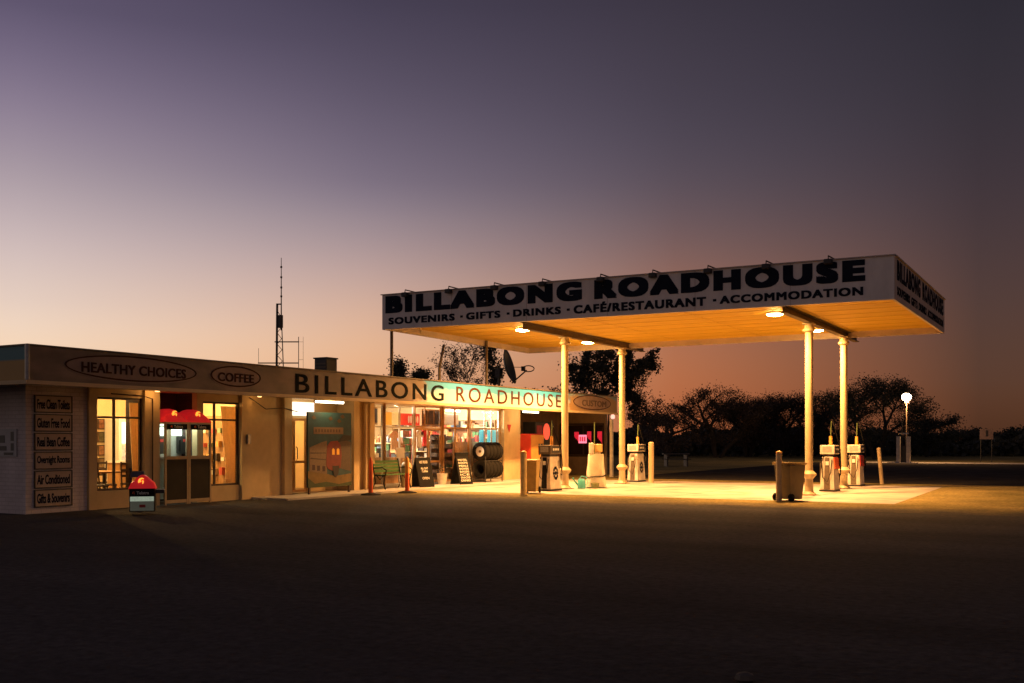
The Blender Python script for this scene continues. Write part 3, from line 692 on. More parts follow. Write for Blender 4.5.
# ================================================================= SIGNS ON THE WALLS
texts = ['Free Clean Toilets', 'Gluten Free Food', 'Real Bean Coffee', 'Overnight Rooms', 'Air Conditioned', 'Gifts & Souvenirs']
M_board = mat('sign_board_paint', (.46, .36, .27), .7, var=.15)
for i, tx in enumerate(texts):
    z1 = 2.56-i*.412; z0 = z1-.345
    r = thing('sign_board', 'brown framed board on the brick wall lettered %s' % tx, 'sign', (-19.98, 14.4, z0), 0, 'stack of lettered boards on the brick wall')
    MB().box(-19.998, -19.975, 13.96, 14.86, z0, z1).build('board', M_board, r)
    f = MB(); f.box(-19.998, -19.965, 13.94, 13.965, z0-.02, z1+.02); f.box(-19.998, -19.965, 14.855, 14.88, z0-.02, z1+.02); f.box(-19.998, -19.965, 13.965, 14.855, z0-.02, z0+.002); f.box(-19.998, -19.965, 13.965, 14.855, z1-.002, z1+.02)
    f.build('frame', M_dark, r)
    text_part('lettering', tx, (-19.9745, 14.01, z0+.07), YP, ZP, .80, .2, M_navy, r, .03, .004, space=.95)
nb = thing('notice_board', 'pale notice with dark arrows and figures on the left end wall', 'sign', (-20.55, 13.73, 1.3))
MB().box(-21.5, -20.28, 13.72, 13.745, 1.24, 1.84).build('board', mat('pale_notice', (.42, .42, .42), .6, var=.1), nb)
for (x, z, a, b) in ((-20.42, 1.68, .05, .1), (-20.42, 1.45, .05, .08), (-20.8, 1.62, .12, .08), (-20.75, 1.42, .13, .05), (-20.55, 1.3, .16, .03), (-21.15, 1.55, .1, .15)):
    MB().box(x-a, x+a, 13.715, 13.72, z-b, z+b).build('mark', M_dark, nb)

# ================================================================= PHONE BOOTHS
M_bframe = mat('booth_frame', (.40, .30, .18), .5, metal=.2, var=.2)
M_blow = mat('booth_lower_panel', (.022, .016, .012), .6, var=.3, spec=.2)
def hood(mbx, cy, w, dp, z0, h, parent, x0):
    # stepped dome: wide brim, bulging crown
    mb = MB(); n = 14; rows = 9
    for j in range(rows+1):
        for i in range(n+1):
            u = -1+2*i/n; v = -1+2*j/rows
            c = max(0, (1-abs(u)**3.5))**.5 * max(0, (1-abs(v)**3.5))**.5
            e = h*(.42*c**.6+.58*c*math.exp(-(u*1.55)**2))
            mb.v.append((x0+dp/2*v, cy+w/2*u, z0+e))
    for j in range(rows):
        for i in range(n): a = j*(n+1)+i; mb.f.append((a, a+1, a+n+2, a+n+1))
    mb.box(x0-dp/2, x0+dp/2, cy-w/2, cy+w/2, z0-.02, z0)
    return mb.build('lit_hood', M_hood, parent, smooth=True)
def logo(parent, x, y, z, s, m):
    # sign mark: an arc above a hooked stem
    pts = []
    a = MB()
    for k in range(9):
        t = R(50+k*20); pts.append((x, y+math.cos(t)*s*.8, z+math.sin(t)*s*.75))
    a.tube(pts, [s*.12+.05*s*k for k in range(9)], 6)
    a.tube([(x, y-s*.05, z+s*.1), (x, y+.3*s, z), (x, y+.25*s, z-s*.6), (x, y-.05*s, z-s*.9)], [s*.2, s*.26, s*.24, s*.1], 6)
    return a.build('logo', m, parent)
def booth(y0, y1, x1, x0, label, nm):
    cy = (y0+y1)/2; t = thing('phone_booth', label, 'phone booth', ((x0+x1)/2, cy, 0), 0, 'pair of red-hooded phone booths')
    fr = MB()
    for yy in (y0, y1-.05):
        for xx in (x0, x1-.05): fr.box(xx, xx+.05, yy, yy+.05, 0, 2.05)
    fr.box(x0, x1, y0+.05, y1-.05, 2.0, 2.05)
    fr.box(x1-.045, x1-.005, y0+.05, y1-.05, 1.12, 1.20); fr.box(x1-.045, x1-.005, y0+.05, y1-.05, .04, .12)
    fr.build('frame', M_bframe, t)
    MB().box(x1-.03, x1-.01, y0+.05, y1-.05, .12, 1.12).build('lower_panel', M_blow, t)
    MB().box(x1-.02, x1+.01, y0+.05, y1-.05, 1.86, 1.998).build('name_band', M_black, t)
    text_part('lettering', 'Telstra', (x1+.011, cy-.10, 1.895), YP, ZP, .28, .07, M_chalk, t, .02, .004)
    logo(t, x1+.012, cy-.17, 1.93, .035, M_orange)
    hood(None, cy, y1-y0+.02, x1-x0, 2.06, .32, t, (x0+x1)/2)
    logo(t, x1-.06, cy+.0, 2.25, .085, M_hoodmark)
    MB().box(x0+.1, x1-.12, y0+.12, y1-.12, 1.96, 1.99).build('light_panel', M_boothlight, t)
    MB().box(x1-.028, x1-.022, y0+.05, y1-.05, 1.20, 1.86).build('pane', M_glass, t)
    MB().box(x0+.005, x0+.03, y0+.05, y1-.05, .1, 1.98).build('back_panel', mat('booth_back', (.55, .56, .48), .5, var=.2), t)
    MB().box(x0+.032, x0+.045, y0+.08, y1-.08, 1.72, 1.92).build('lit_header', M_boothlight, t)
    ph = MB().box(x0+.031, x0+.2, cy-.14, cy+.14, 1.25, 1.7).build('payphone', M_dark, t, bevel=.02)
    MB().box(x0+.201, x0+.21, cy-.06, cy+.1, 1.55, 1.62).build('display', M_red, ph)
    MB().tube([(x0+.22, cy-.2, 1.3), (x0+.24, cy-.2, 1.6)], .025, 8).build('handset', M_black, ph)
    MB().box(x0+.03, x0+.35, y0+.08, y1-.08, 1.14, 1.17).build('ledge', M_steel, t)
    lamp('booth_glow', 'AREA', (( x0+x1)/2, cy, 1.94), 5, (.85, 1, .85), parent=t, size=(.5, .5))
booth(17.38, 18.12, -19.84, -20.6, 'red-hooded lit phone booth next to the left café window', 'a')
booth(18.14, 18.88, -19.84, -20.6, 'red-hooded lit phone booth nearer the tan curtain', 'b')
# low payphone cabinet standing out on the gravel
lpx, lpy = -17.75, 14.95
t = thing('low_payphone', 'knee-high payphone cabinet with red hood standing on the gravel', 'payphone', (lpx, lpy, 0))
MB().box(-.28, .28, -.3, .3, .0, .08).build('plinth', M_dark, t)
t.location = (0, 0, 0)
MB().box(-.26, .20, -.29, .29, .08, .56).build('cabinet', M_blow, t)
MB().box(.20, .225, -.27, .27, .10, .30).build('glass_panel', mat('low_glass', (.09, .085, .07), .3, var=.6, scale=5, emit=(.75, .75, .55), estr=.05), t)
MB().box(.20, .226, -.27, .27, .302, .40).build('light_strip', mat('low_glow', (.5, .6, .5), .4, var=.5, scale=7, emit=(.75, .9, .68), estr=.3), t)
MB().box(.2265, .23, -.06, .08, .17, .23).build('notice', M_red, t)
MB().box(.20, .24, -.29, .29, .41, .57).build('name_band', M_black, t)
text_part('lettering', 'Telstra', (.241, -.12, .45), YP, ZP, .28, .06, M_chalk, t, .02, .004)
logo(t, .243, -.18, .48, .032, M_orange)
hood(None, 0, .62, .5, .58, .28, t, -.02)
logo(t, .20, .0, .73, .075, M_hoodmark)
MB().box(-.3, -.24, -.33, -.28, .08, 1.0).build('side_fin', M_dark, t)
MB().frustum(-.12, -.12, .80, .93, .3, .34, .2, .3).build('top_housing', mat('slate_housing', (.06, .07, .09), .35), t, bevel=.02)
MB().box(-.2, .1, .3, .5, .46, .54).build('side_ledge', M_dark, t)
place(t, (lpx, lpy, 0), R(-45)); t.scale = (.95, .88, 1)

# ================================================================= LANDSCAPE BOARD
t = thing('painted_board', 'tall board painted with a timber wagon under a teal sky', 'sign', (-19.25, 22.85, 0))
t.location = (0, 0, 0)
w_ = 1.86
MB().box(-.03, .03, -w_/2, w_/2, .24, 2.4).build('board', mat('painted_teal', (.012, .06, .075), .6, var=.35, scale=4), t)
for sy in (-1, 1): MB().box(-.025, .025, sy*(w_/2-.08)-.03, sy*(w_/2-.08)+.03, 0, .24).build('leg', M_dtimber, t)
def pp(name, pts, col, x=.031, th=.003, var=.3, sc=6):
    MB().prism([(x, -w_/2+p[0]*w_, .24+p[1]*2.16) for p in pts], (th, 0, 0)).build(name, mat('paint_%s_%d' % (name, int(col[0]*1000)), tuple(min(.95, q*.5) for q in col), .6, var=var, scale=sc), t)
pp('painted_ground', [(0, 0), (1, 0), (1, .17), (.6, .14), (.3, .2), (0, .22)], (.34, .2, .04), .031)
pp('painted_grass', [(0, 0), (1, 0), (1, .06), (.7, .03), (.4, .07), (.15, .05), (0, .13)], (.06, .10, .02), .035)
pp('painted_wagon', [(.03, .22), (.42, .17), (.42, .62), (.3, .6), (.03, .53)], (.34, .22, .13), .035, sc=20)
pp('painted_house', [(.68, .25), (.98, .2), (.98, .6), (.84, .63), (.68, .6)], (.16, .10, .06), .035, sc=20)
pp('painted_roof', [(.66, .6), (.99, .63), (.99, .69), (.8, .7)], (.03, .025, .02), .039)
pp('painted_engine', [(.40, .30), (.44, .24), (.60, .20), (.74, .26), (.76, .42), (.74, .56), (.66, .62), (.50, .61), (.42, .55)], (.34, .03, .02), .040)
pp('painted_nose', [(.54, .28), (.70, .28), (.68, .17), (.62, .12), (.57, .16)], (.03, .012, .01), .046)
pp('painted_logs', [(.05, .38), (.40, .36), (.40, .37), (.05, .395)], (.10, .05, .03), .039); pp('painted_logs', [(.05, .45), (.40, .45), (.40, .46), (.05, .465)], (.10, .05, .03), .039)
for cx_ in (.56, .67): pp('painted_window', [(cx_-.03, .43), (cx_+.03, .43), (cx_+.03, .50), (cx_, .52), (cx_-.03, .50)], (1.9, 1.0, .12), .048, var=.1)
pp('painted_banner', [(.12, .71), (.8, .71), (.8, .8), (.12, .8)], (.36, .22, .13), .035, var=.1)
for k in range(9): pp('painted_stroke', [(.16+.067*k, .735), (.19+.067*k, .735), (.19+.067*k, .775), (.16+.067*k, .775)], (.2, .10, .05), .039)
for (a, b) in ((.12, .93), (.5, .92), (.78, .95), (.7, .89)): pp('painted_leaf', [(a-.05, b), (a, b-.03), (a+.06, b-.01), (a+.01, b+.03)], (.2, .1, .03), .035)
for (a, b) in ((.09, .3), (.2, .29), (.32, .28)): pp('painted_opening', [(a, b), (a+.06, b), (a+.06, b-.07), (a, b-.07)], (.08, .02, .02), .039)
place(t, (-19.5, 23.12, 0), R(-2))

# ================================================================= CANOPY
CZ0, CZ1, SZ = 5.0, 6.06, 5.2
FL, FR, BR, BL = Vector((-19.2, 25.25, 0)), Vector((-4.32, 25.95, 0)), Vector((-4.32, 35.05, 0)), Vector((-19.5, 35.05, 0))
C_ = thing('petrol_canopy', 'large flat petrol canopy with white lettered fascia and glowing underside', 'canopy', (-12, 30.4, 0))
def Z(v, z): return Vector((v.x, v.y, z))
FD = (FR-FL).normalized(); FN = Vector((FD.y, -FD.x, 0)); UP = Vector((0, 0, 1))
def slab(nm, a, b, c_, d_, z0, z1, m): return MB().prism([Z(a, z0), Z(b, z0), Z(c_, z0), Z(d_, z0)], (0, 0, z1-z0)).build(nm, m, C_)
ins = .07
iFL, iFR, iBR, iBL = FL+Vector((ins, ins, 0)), FR+Vector((-ins, ins, 0)), BR+Vector((-ins, -ins, 0)), BL+Vector((ins, -ins, 0))
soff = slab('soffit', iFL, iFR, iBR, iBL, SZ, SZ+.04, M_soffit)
slab('roof', iFL, iFR, iBR, iBL, CZ1-.2, CZ1-.15, M_steel)
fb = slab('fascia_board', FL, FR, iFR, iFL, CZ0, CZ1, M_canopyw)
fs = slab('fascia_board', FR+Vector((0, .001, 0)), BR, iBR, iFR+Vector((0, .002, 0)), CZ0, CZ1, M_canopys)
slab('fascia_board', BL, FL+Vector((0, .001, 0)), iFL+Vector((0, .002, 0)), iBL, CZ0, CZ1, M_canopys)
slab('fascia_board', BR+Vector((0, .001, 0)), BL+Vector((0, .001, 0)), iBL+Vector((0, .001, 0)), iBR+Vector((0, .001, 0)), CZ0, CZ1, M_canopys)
o_ = .04
cp = MB(); cp.prism([Z(FL+Vector((-o_, -o_, 0)), CZ1+.002), Z(FR+Vector((o_, -o_, 0)), CZ1+.002), Z(iFR, CZ1+.002), Z(iFL, CZ1+.002)], (0, 0, .028))
cp.prism([Z(FR+Vector((o_, .08, 0)), CZ1+.002), Z(BR+Vector((o_, o_, 0)), CZ1+.002), Z(iBR, CZ1+.002), Z(iFR+Vector((0, .03, 0)), CZ1+.002)], (0, 0, .028)); cp.build('capping', M_canopys, C_)
sj = MB()
for k in range(1, 9): sj.box(-19.1, -4.42, 25.95+k*1.02, 25.96+k*1.02, SZ-.008, SZ-.002)
for k in range(1, 5): sj.box(-19.3+k*3.05, -19.28+k*3.05, 26.1, 34.95, SZ-.014, SZ-.0085)
sj.build('soffit_joint', mat('soffit_joint_paint', (.5, .33, .03), .7), C_)
fj = MB()
for k in range(1, 6): q_ = FL+(FR-FL)*(k/6)+FN*.001; fj.prism([Z(q_, CZ0+.01), Z(q_+FD*.014, CZ0+.01), Z(q_+FD*.014, CZ1-.01), Z(q_, CZ1-.01)], FN*.002)
fj.build('sheet_joint', M_canopys, fb)
def px2x(px):
    k = (px-512)/1020; d = 26.149/(.889+.4602*k); return -.5*d+.866*k*d
def cf(x): return FL+(FR-FL)*((x-FL.x)/(FR.x-FL.x))+FN*.001
def cword(tx, a, b, z0, z1, bold, sp=1.0):
    p0, p1 = cf(px2x(a)), cf(px2x(b)); w_ = (p1-p0).length
    text_part('lettering', tx, Z(p0, z0)+FN*.003, FD, UP, w_, z1-z0, M_navy, fb, bold, .008, space=sp)
cword('BILLABONG', 388, 579.5, 5.53, 5.985, .08, 1.3)
cword('ROADHOUSE', 597, 862, 5.53, 5.985, .08, 1.3)
for tx, a, b in (('SOUVENIRS', 389.5, 454.5), ('GIFTS', 467, 500), ('DRINKS', 514, 560.5), ('CAFÉ/RESTAURANT', 574.5, 705.5), ('ACCOMMODATION', 720.5, 862.5)):
    ex = .06 if 'É' in tx else 0
    cword(tx, a, b, 5.155-(.02 if ex else 0), 5.345+ex, .05, 1.16)
for a in (460.5, 507, 567, 713): x = px2x(a); p_ = cf(x); MB().prism([Z(p_, 5.22), Z(p_+FD*.09, 5.22), Z(p_+FD*.09, 5.285), Z(p_, 5.285)], FN*.006).build('dot', M_navy, fb)
for tx, ya, w_, z_, h_, bo in (('BILLABONG', 26.35, 3.65, 5.54, .45, .05), ('ROADHOUSE', 30.45, 4.2, 5.54, .45, .05), ('SOUVENIRS', 26.35, 1.9, 5.16, .2, .04), ('GIFTS', 28.5, 1.0, 5.16, .2, .04), ('DRINKS', 29.75, 1.4, 5.16, .2, .04), ('ACCOMMODATION', 31.4, 3.25, 5.16, .2, .04)):
    text_part('lettering', tx, (FR.x+.003, ya, z_), YP, ZP, w_, h_, M_navy, fs, bo, .008, space=1.2)
# beams
for bx in (-15.2, -7.3):
    bm_ = MB(); y0, y1 = 27.0, 36.4
    bm_.box(bx-.09, bx+.09, y0, y1, 5.15, 5.178); bm_.box(bx-.012, bx+.012, y0, y1, 5.0, 5.15); bm_.box(bx-.09, bx+.09, y0, y1, 4.975, 5.0)
    bm_.build('beam', M_beam, C_)
    for cy_ in (29.8, 34.4):
        c = MB().lathe(bx, cy_, [(.11, .60), (.11, 4.7)], 24).build('column', M_column, C_, smooth=True)
        MB().lathe(bx, cy_, [(.112, 4.7), (.18, 4.75), (.18, 4.79), (.135, 4.84), (.13, 4.93)], 24).build('capital', M_column, c, smooth=True)
        MB().box(bx-.16, bx+.16, cy_-.16, cy_+.16, 4.932, 4.972).build('top_plate', M_column, c)
        MB().lathe(bx, cy_, [(.21, .02), (.21, .04), (.125, .12), (.115, .48), (.2, .58), (.21, .62), (.17, .66), (.112, .72)], 24).build('base_collar', M_column, c, smooth=True)
        MB().box(bx-.22, bx+.22, cy_-.22, cy_+.22, .008, .022).build('base_plate', M_beam, c)
# tie rods and rooftop posts at the building end
for py_ in (25.8, 31.5): MB().tube([(-19.25, py_, 3.44), (-19.25, py_, 5.21)], .05, 8).build('rooftop_post', M_beam, C_)
# recessed lamps
for lx in (-16.15, -7.97):
    for ly in (28.65, 33.5):
        f = MB().lathe(lx, ly, [(.24, SZ-.05), (.24, SZ-.002)], 20).build('lamp_rim', M_white, C_, smooth=True)
        MB().lathe(lx, ly, [(.10, SZ-.10), (.21, SZ-.075), (.22, SZ-.051)], 20).build('lamp_lens', M_sodium, f, smooth=True)
        lamp('canopy_lamp', 'SPOT', (lx, ly, 5.04), CANOPY_W, LAMP_COL, .12, spot=(R(179), 1.0), parent=C_)
# small bulbs/hooks under the edge
for x in (-18.3,): MB().tube([(x, 26.0, 4.93), (x, 26.0, 5.2)], .02, 6).build('hook', M_whitem, C_)
# sign floodlights along the top edge
arm0 = None
for i, px in enumerate((407, 450.5, 496, 544, 602, 654, 709, 767, 829)):
    x = px2x(px)
    if arm0 is None:
        arm0 = thing('sign_floodlight', 'small unlit floodlight above the first I of BILLABONG on the canopy edge', 'floodlight', (0, 0, 0), 0, 'floodlights along the canopy edge')
        MB().box(-.10, .10, -.12, .03, -.13, .0).build('head', M_dark, arm0, bevel=.02)
        MB().tube([(0, -.05, .0), (0, -.03, .08), (.12, .95, .04)], .018, 6).build('arm', M_beam, arm0)
        place(arm0, Z(cf(x), CZ1+.02)+FN*.05); continue
    dup(arm0, Z(cf(x), CZ1+.02)+FN*.05, 0, 'small unlit floodlight on the canopy edge above the %s' % ['first', 'first A of BILLABONG', 'O of BILLABONG', 'G of BILLABONG', 'R of ROADHOUSE', 'A of ROADHOUSE', 'gap between D and H', 'U of ROADHOUSE', 'S of ROADHOUSE'][i])

# ================================================================= ROOFTOP THINGS
t = thing('rooftop_air_conditioner', 'dark boxy evaporative cooler standing on the roof', 'air conditioner', (-23.7, 27.9, 3.44))
MB().box(-23.98, -23.42, 27.62, 28.18, 3.44, 4.45).build('case', M_dark, t, bevel=.02); MB().box(-24.01, -23.39, 27.59, 28.21, 4.452, 4.5).build('lid', M_dark, t)
lv = MB()
for k in range(6): lv.box(-23.93, -23.47, 27.6, 27.615, 3.65+k*.12, 3.7+k*.12)
lv.build('louvre', M_beam, t)
mx_, my_ = -27.9, 30.1
t = thing('radio_mast', 'thin lattice radio mast with side antennas above the roof', 'mast', (mx_, my_, 3.5))
lat = MB(); Q = Vector((.866, .5, 0))
def mp(r_, z): return (mx_+.866*r_, my_+.5*r_, z)
lat.tube([mp(-.13, 3.44), mp(-.10, 6.95)], .045, 6); lat.tube([mp(.18, 3.44), mp(.06, 6.6)], .02, 6)
for k in range(14): z = 3.6+k*.22; s_ = -1 if k % 2 else 1; lat.tube([mp(-.1*s_ if s_ > 0 else .14-.008*k, z), mp(.14-.008*k if s_ > 0 else -.1, z+.22)], .013, 5)
lat.build('lattice_pole', M_dark, t)
MB().tube([mp(.06, 5.9), mp(.06, 8.75)], [.03, .012], 6).build('whip_aerial', M_dark, t)
cl_ = MB()
for z in (7.2, 7.55, 7.95, 8.35): MB().tube([mp(.06, z), mp(.06, z+.07)], .04, 6).build('clamp', M_dark, t)
MB().box(mx_-.08, mx_+.1, my_-.06, my_+.08, 6.0, 6.5).build('radio_unit', M_dark, t)
MB().tube([mp(-.13, 6.93), mp(.08, 6.93)], .03, 6).build('cross_bar', M_dark, t)
for z, r0, r1 in ((5.45, -.2, .75), (4.62, -.85, .75), (3.72, -.15, .75)): MB().tube([mp(r0, z), mp(r1, z)], .025, 6).build('cross_bar', M_dark, t)
MB().tube([mp(.74, 3.6), mp(.74, 5.65)], .014, 6).build('dipole', M_dark, t)
MB().tube([mp(.92, 3.6), mp(.92, 5.65)], .006, 5).build('dipole', M_dark, t)
for z in (5.45, 4.75, 4.0): MB().tube([mp(.74, z), mp(.92, z)], .006, 5).build('dipole_rung', M_dark, t)
MB().tube([mp(-.83, 4.62), mp(-.83, 5.2)], .008, 5).build('dipole', M_dark, t)
# satellite dish
dx, dy = -22.3, 38.0
t = thing('satellite_dish', 'dark satellite dish on a stub mast with a long feed arm above the fascia', 'satellite dish', (dx, dy, 3.5))
def dp_(r_, z, d=0): return (dx+.866*r_-.5*d, dy+.5*r_+.866*d, z)
MB().tube([dp_(-.25, 3.44), dp_(-.25, 4.55)], .06, 8).build('mast', M_dark, t)
dm = MB(); n = 28; C0 = Vector(dp_(.02, 4.72)); ax = (Q*1.0+Vector((.12, -.2, .28))).normalized(); u = ax.cross(Vector((0, 0, 1))).normalized(); v = ax.cross(u)
for j in range(7):
    rr = .78*j/6
    for k in range(n): a = 2*math.pi*k/n; dm.v.append(tuple(C0+ax*(.22*(rr/.78)**2)+u*math.cos(a)*rr+v*math.sin(a)*rr))
for j in range(6):
    for k in range(n): dm.f.append((j*n+k, j*n+(k+1) % n, (j+1)*n+(k+1) % n, (j+1)*n+k))
o = dm.build('reflector', M_dark, t, smooth=True); s = o.modifiers.new('thick', 'SOLIDIFY'); s.thickness = .02
MB().box(dx-.35, dx-.1, dy-.25, dy, 4.3, 4.7).build('mount', M_dark, t)
MB().tube([dp_(.3, 4.05), dp_(.95, 4.62)], .035, 6).build('feed_arm', M_dark, t)
MB().tube([dp_(.2, 4.75), dp_(.85, 4.74)], .015, 6).build('stay_rod', M_beam, t)
rg = MB(); rg.tube([dp_(.9+.25*math.cos(a*.393)+.12, 4.68+.13*math.sin(a*.393)) for a in range(17)], .025, 6, False); rg.box(dp_(.8, 0)[0]-.07, dp_(.8, 0)[0]+.07, dp_(.8, 0)[1]-.07, dp_(.8, 0)[1]+.07, 4.58, 4.78)
rg.build('feed_horn', M_dark, t)
tag(MB().box(-22.3, -21.3, 38.4, 39.0, 3.44, 3.82).build('roof_vent', M_dark, None, org=(-21.8, 38.7, 3.44), bevel=.02), 'low dark vent box on the roof right of the dish', 'vent')

# ================================================================= VERANDA
vm = thing('vending_machine', 'red-sided ochre vending machine at the start of the veranda', 'vending machine', (-19.8, 35.1, 0))
MB().box(-20.2, -19.55, 35.32, 36.45, .05, 1.85).build('cabinet', M_red, vm, bevel=.02)
MB().box(-19.549, -19.53, 35.37, 36.40, .1, 1.8).build('front_panel', mat('ochre_front', (.6, .3, .07), .5, var=.15), vm)
for k in range(2):
    for j in range(2): MB().box(-19.529, -19.515, 35.95+.2*k, 36.07+.2*k, 1.0+.3*j, 1.15+.3*j).build('selection_window', M_dark, vm)
VW = MATS['veranda_wall']
wall(-22.348, -19.8, 43.0, 43.12, 0, 2.9, VW)
wf = MB()
for (a, b) in ((-22.2, -22.12), (-21.0, -20.92), (-19.98, -19.9)): wf.box(a, b, 42.97, 42.998, .9, 2.3)
wf.box(-22.2, -19.9, 42.975, 42.996, 2.3, 2.38); wf.box(-22.2, -19.9, 42.975, 42.996, .82, .9); wf.build('window_frame', M_dtimber, B)
MB().box(-22.1, -19.99, 42.985, 42.994, .91, 2.29).build('dark_window', mat('dark_window_glass', (.03, .02, .015), .15, var=.1), B)
def redsign(label, x0, x1, z0, z1, m=M_redlit):
    n_ = 8; pts = [(x0, 42.95, z1), (x1, 42.95, z1)]
    for k in range(n_+1): pts.append((x1+(x0-x1)*k/n_, 42.95, z0+.12*abs(math.sin(k*1.3))+.25*k/n_))
    o = MB().prism(pts, (0, .025, 0)).build('lit_window_drape', m, None, org=((x0+x1)/2, 42.95, z0)); tag(o, label, 'window drape')
redsign('red lit drape left of the pink sign on the veranda', -21.42, -21.2, 1.45, 1.98)
wb = thing('lit_window_sign', 'bright pink lit sign on the dark veranda wall', 'sign', (-21.0, 42.95, 1.5))
MB().box(-21.18, -20.78, 42.93, 42.96, 1.45, 1.84).build('panel', M_pinkneon, wb)
for k in range(3): MB().box(-21.13+.115*k, -21.06+.115*k, 42.922, 42.9295, 1.54, 1.75).build('mark', M_redlit, wb)
redsign('narrow red lit drape just right of the pink sign', -20.75, -20.55, 1.45, 2.0)
redsign('red lit drape furthest right of the pink sign, near the veranda post', -20.22, -20.0, 1.4, 2.0)
t = thing('tall_drinks_fridge', 'tall dark drinks fridge with a red lit oval right of the vending machine', 'fridge', (-20.3, 37.4, 0))
MB().box(-20.7, -20.1, 36.75, 38.05, .05, 2.35).build('cabinet', M_dark, t, bevel=.02)
MB().box(-20.099, -20.085, 36.85, 37.3, .9, 2.2).build('lit_panel', mat('dull_red_lit', (.2, .02, .02), .5, var=.7, scale=4, emit=(.5, .02, .02), estr=.12), t)
MB().prism(ellipse_pts((-20.098, 37.68, 1.95), YP, ZP, .27, .34, 24), (.03, 0, 0)).build('lit_oval', emis('lit_red_oval', (1, .12, .06), .75), t)
t = thing('timber_bench', 'long timber bench on the veranda behind the white column', 'bench', (-20.9, 39.5, 0))
MB().box(-21.15, -20.75, 37.9, 41.0, .42, .48).build('seat', M_timber, t); MB().box(-21.22, -21.16, 37.9, 41.0, .6, .95).build('backrest', M_timber, t)
for y in (38.1, 40.8):
    for x in (-21.1, -20.8): MB().box(x-.03, x+.03, y-.03, y+.03, 0, .42).build('leg', M_timber, t)
t = thing('bulkhead_light', 'small pinkish globe light on the end veranda post', 'light', (-18.3, 40.45, 2.5))
MB().lathe(-18.3, 40.42, [(.02, 2.5), (.09, 2.54), (.10, 2.62), (.06, 2.7), (.02, 2.72)], 14).build('globe', emis('pale_globe', (1, .62, .55), .9), t, smooth=True)

# ================================================================= FORECOURT OBJECTS
def pump(loc, label, body=M_whitem, accent=None, headm=None, emblem=True, hz=.0, rz=0, darkleft=False):
    t = thing('fuel_pump', label, 'fuel pump', (0, 0, 0), 0, 'fuel pumps under the canopy')
    MB().box(-.24, .24, -.38, .38, .006, .06).build('plinth', M_dark, t)
    MB().frustum(0, 0, .06, 1.08, .44, .74, .34, .62).build('body', body, t, bevel=.012)
    MB().prism([(-.10, -.374, .08), (.09, -.374, .08), (.06, -.316, 1.06), (-.08, -.316, 1.06)], (0, -.006, 0)).build('front_panel', M_beam if not darkleft else M_black, t)
    if accent: MB().prism([(.2225, -.36, .7), (.2225, .36, .7), (.1775, .29, 1.07), (.1775, -.29, 1.07)], (.018, 0, 0)).build('colour_band', accent, t)
    if emblem:
        e = MB(); c0 = Vector((.212, 0, .56)); up = Vector((-.049, 0, 1)).normalized()
        e.prism(ellipse_pts(c0, YP, up, .055, .06, 16), (.008, 0, 0))
        for k in range(10):
            a = 2*math.pi*k/10; c1 = c0+Vector(YP)*math.cos(a)*.13+up*math.sin(a)*.17; e.prism(ellipse_pts(c1, YP, up, .035, .05, 8), (.008, 0, 0))
        e.build('emblem', M_navy, t)
    MB().box(-.14, .14, -.26, .26, 1.08, 1.16).build('neck', M_dark, t)
    MB().box(-.22, .22, -.36, .36, 1.16, 1.44).build('head', headm or body, t, bevel=.015)
    MB().box(.221, .228, -.28, .28, 1.2, 1.4).build('display', M_dark, t)
    MB().box(-.14, .14, -.368, -.361, 1.22, 1.39).build('display', mat('grey_display', (.35, .33, .28), .3, var=.3, scale=20), t)
    for k in range(3): MB().box(.2285, .231, -.22+.15*k, -.12+.15*k, 1.27, 1.34).build('digit_window', M_chalk, t)
    MB().box(-.05, .05, -.37, -.362, .82, .94).build('label', M_chalk, t)
    MB().box(-.235, -.221, -.3, .3, .3, .9).build('side_panel', M_beam, t)
    MB().tube([(0, .12, 1.44), (0, .12, 1.72)], .05, 8).build('mast_base', M_amber, t)
    MB().tube([(0, .12, 1.72), (.02, .12, 2.2)], .018, 6).build('hose_mast', mat('green_hose_mast', (.12, .16, .04), .5), t)
    MB().tube([(.02, .12, 2.2), (.08, .0, 2.24), (.16, -.06, 2.0), (.22, .1, 1.6), (.25, .3, 1.3), (.26, .36, .8), (.25, .34, .5), (.25, .30, .8)], .015, 6).build('hose', M_black, t)
    MB().tube([(-.1, -.30, 1.2), (-.16, -.42, .9), (-.12, -.45, .45), (.02, -.44, .3), (.12, -.42, .6), (.14, -.36, 1.0)], .014, 6).build('hose', M_black, t)
    MB().box(.23, .28, .22, .3, .78, .98).build('nozzle', M_dark, t, bevel=.01)
    place(t, loc, rz); return t
pump((-15.05, 28.45, 0), 'fuel pump with round flower emblem beside the ochre bin, nearest the shop', headm=M_beam, darkleft=True)
pump((-15.4, 36.2, 0), 'fuel pump with dark emblem just right of the middle column', rz=0)
pump((-7.33, 32.55, 0), 'fuel pump between the two right columns, orange band', accent=M_orange, emblem=False)
pump((-7.36, 36.6, 0), 'fuel pump with red band half hidden behind the far right column', accent=M_red, emblem=False)
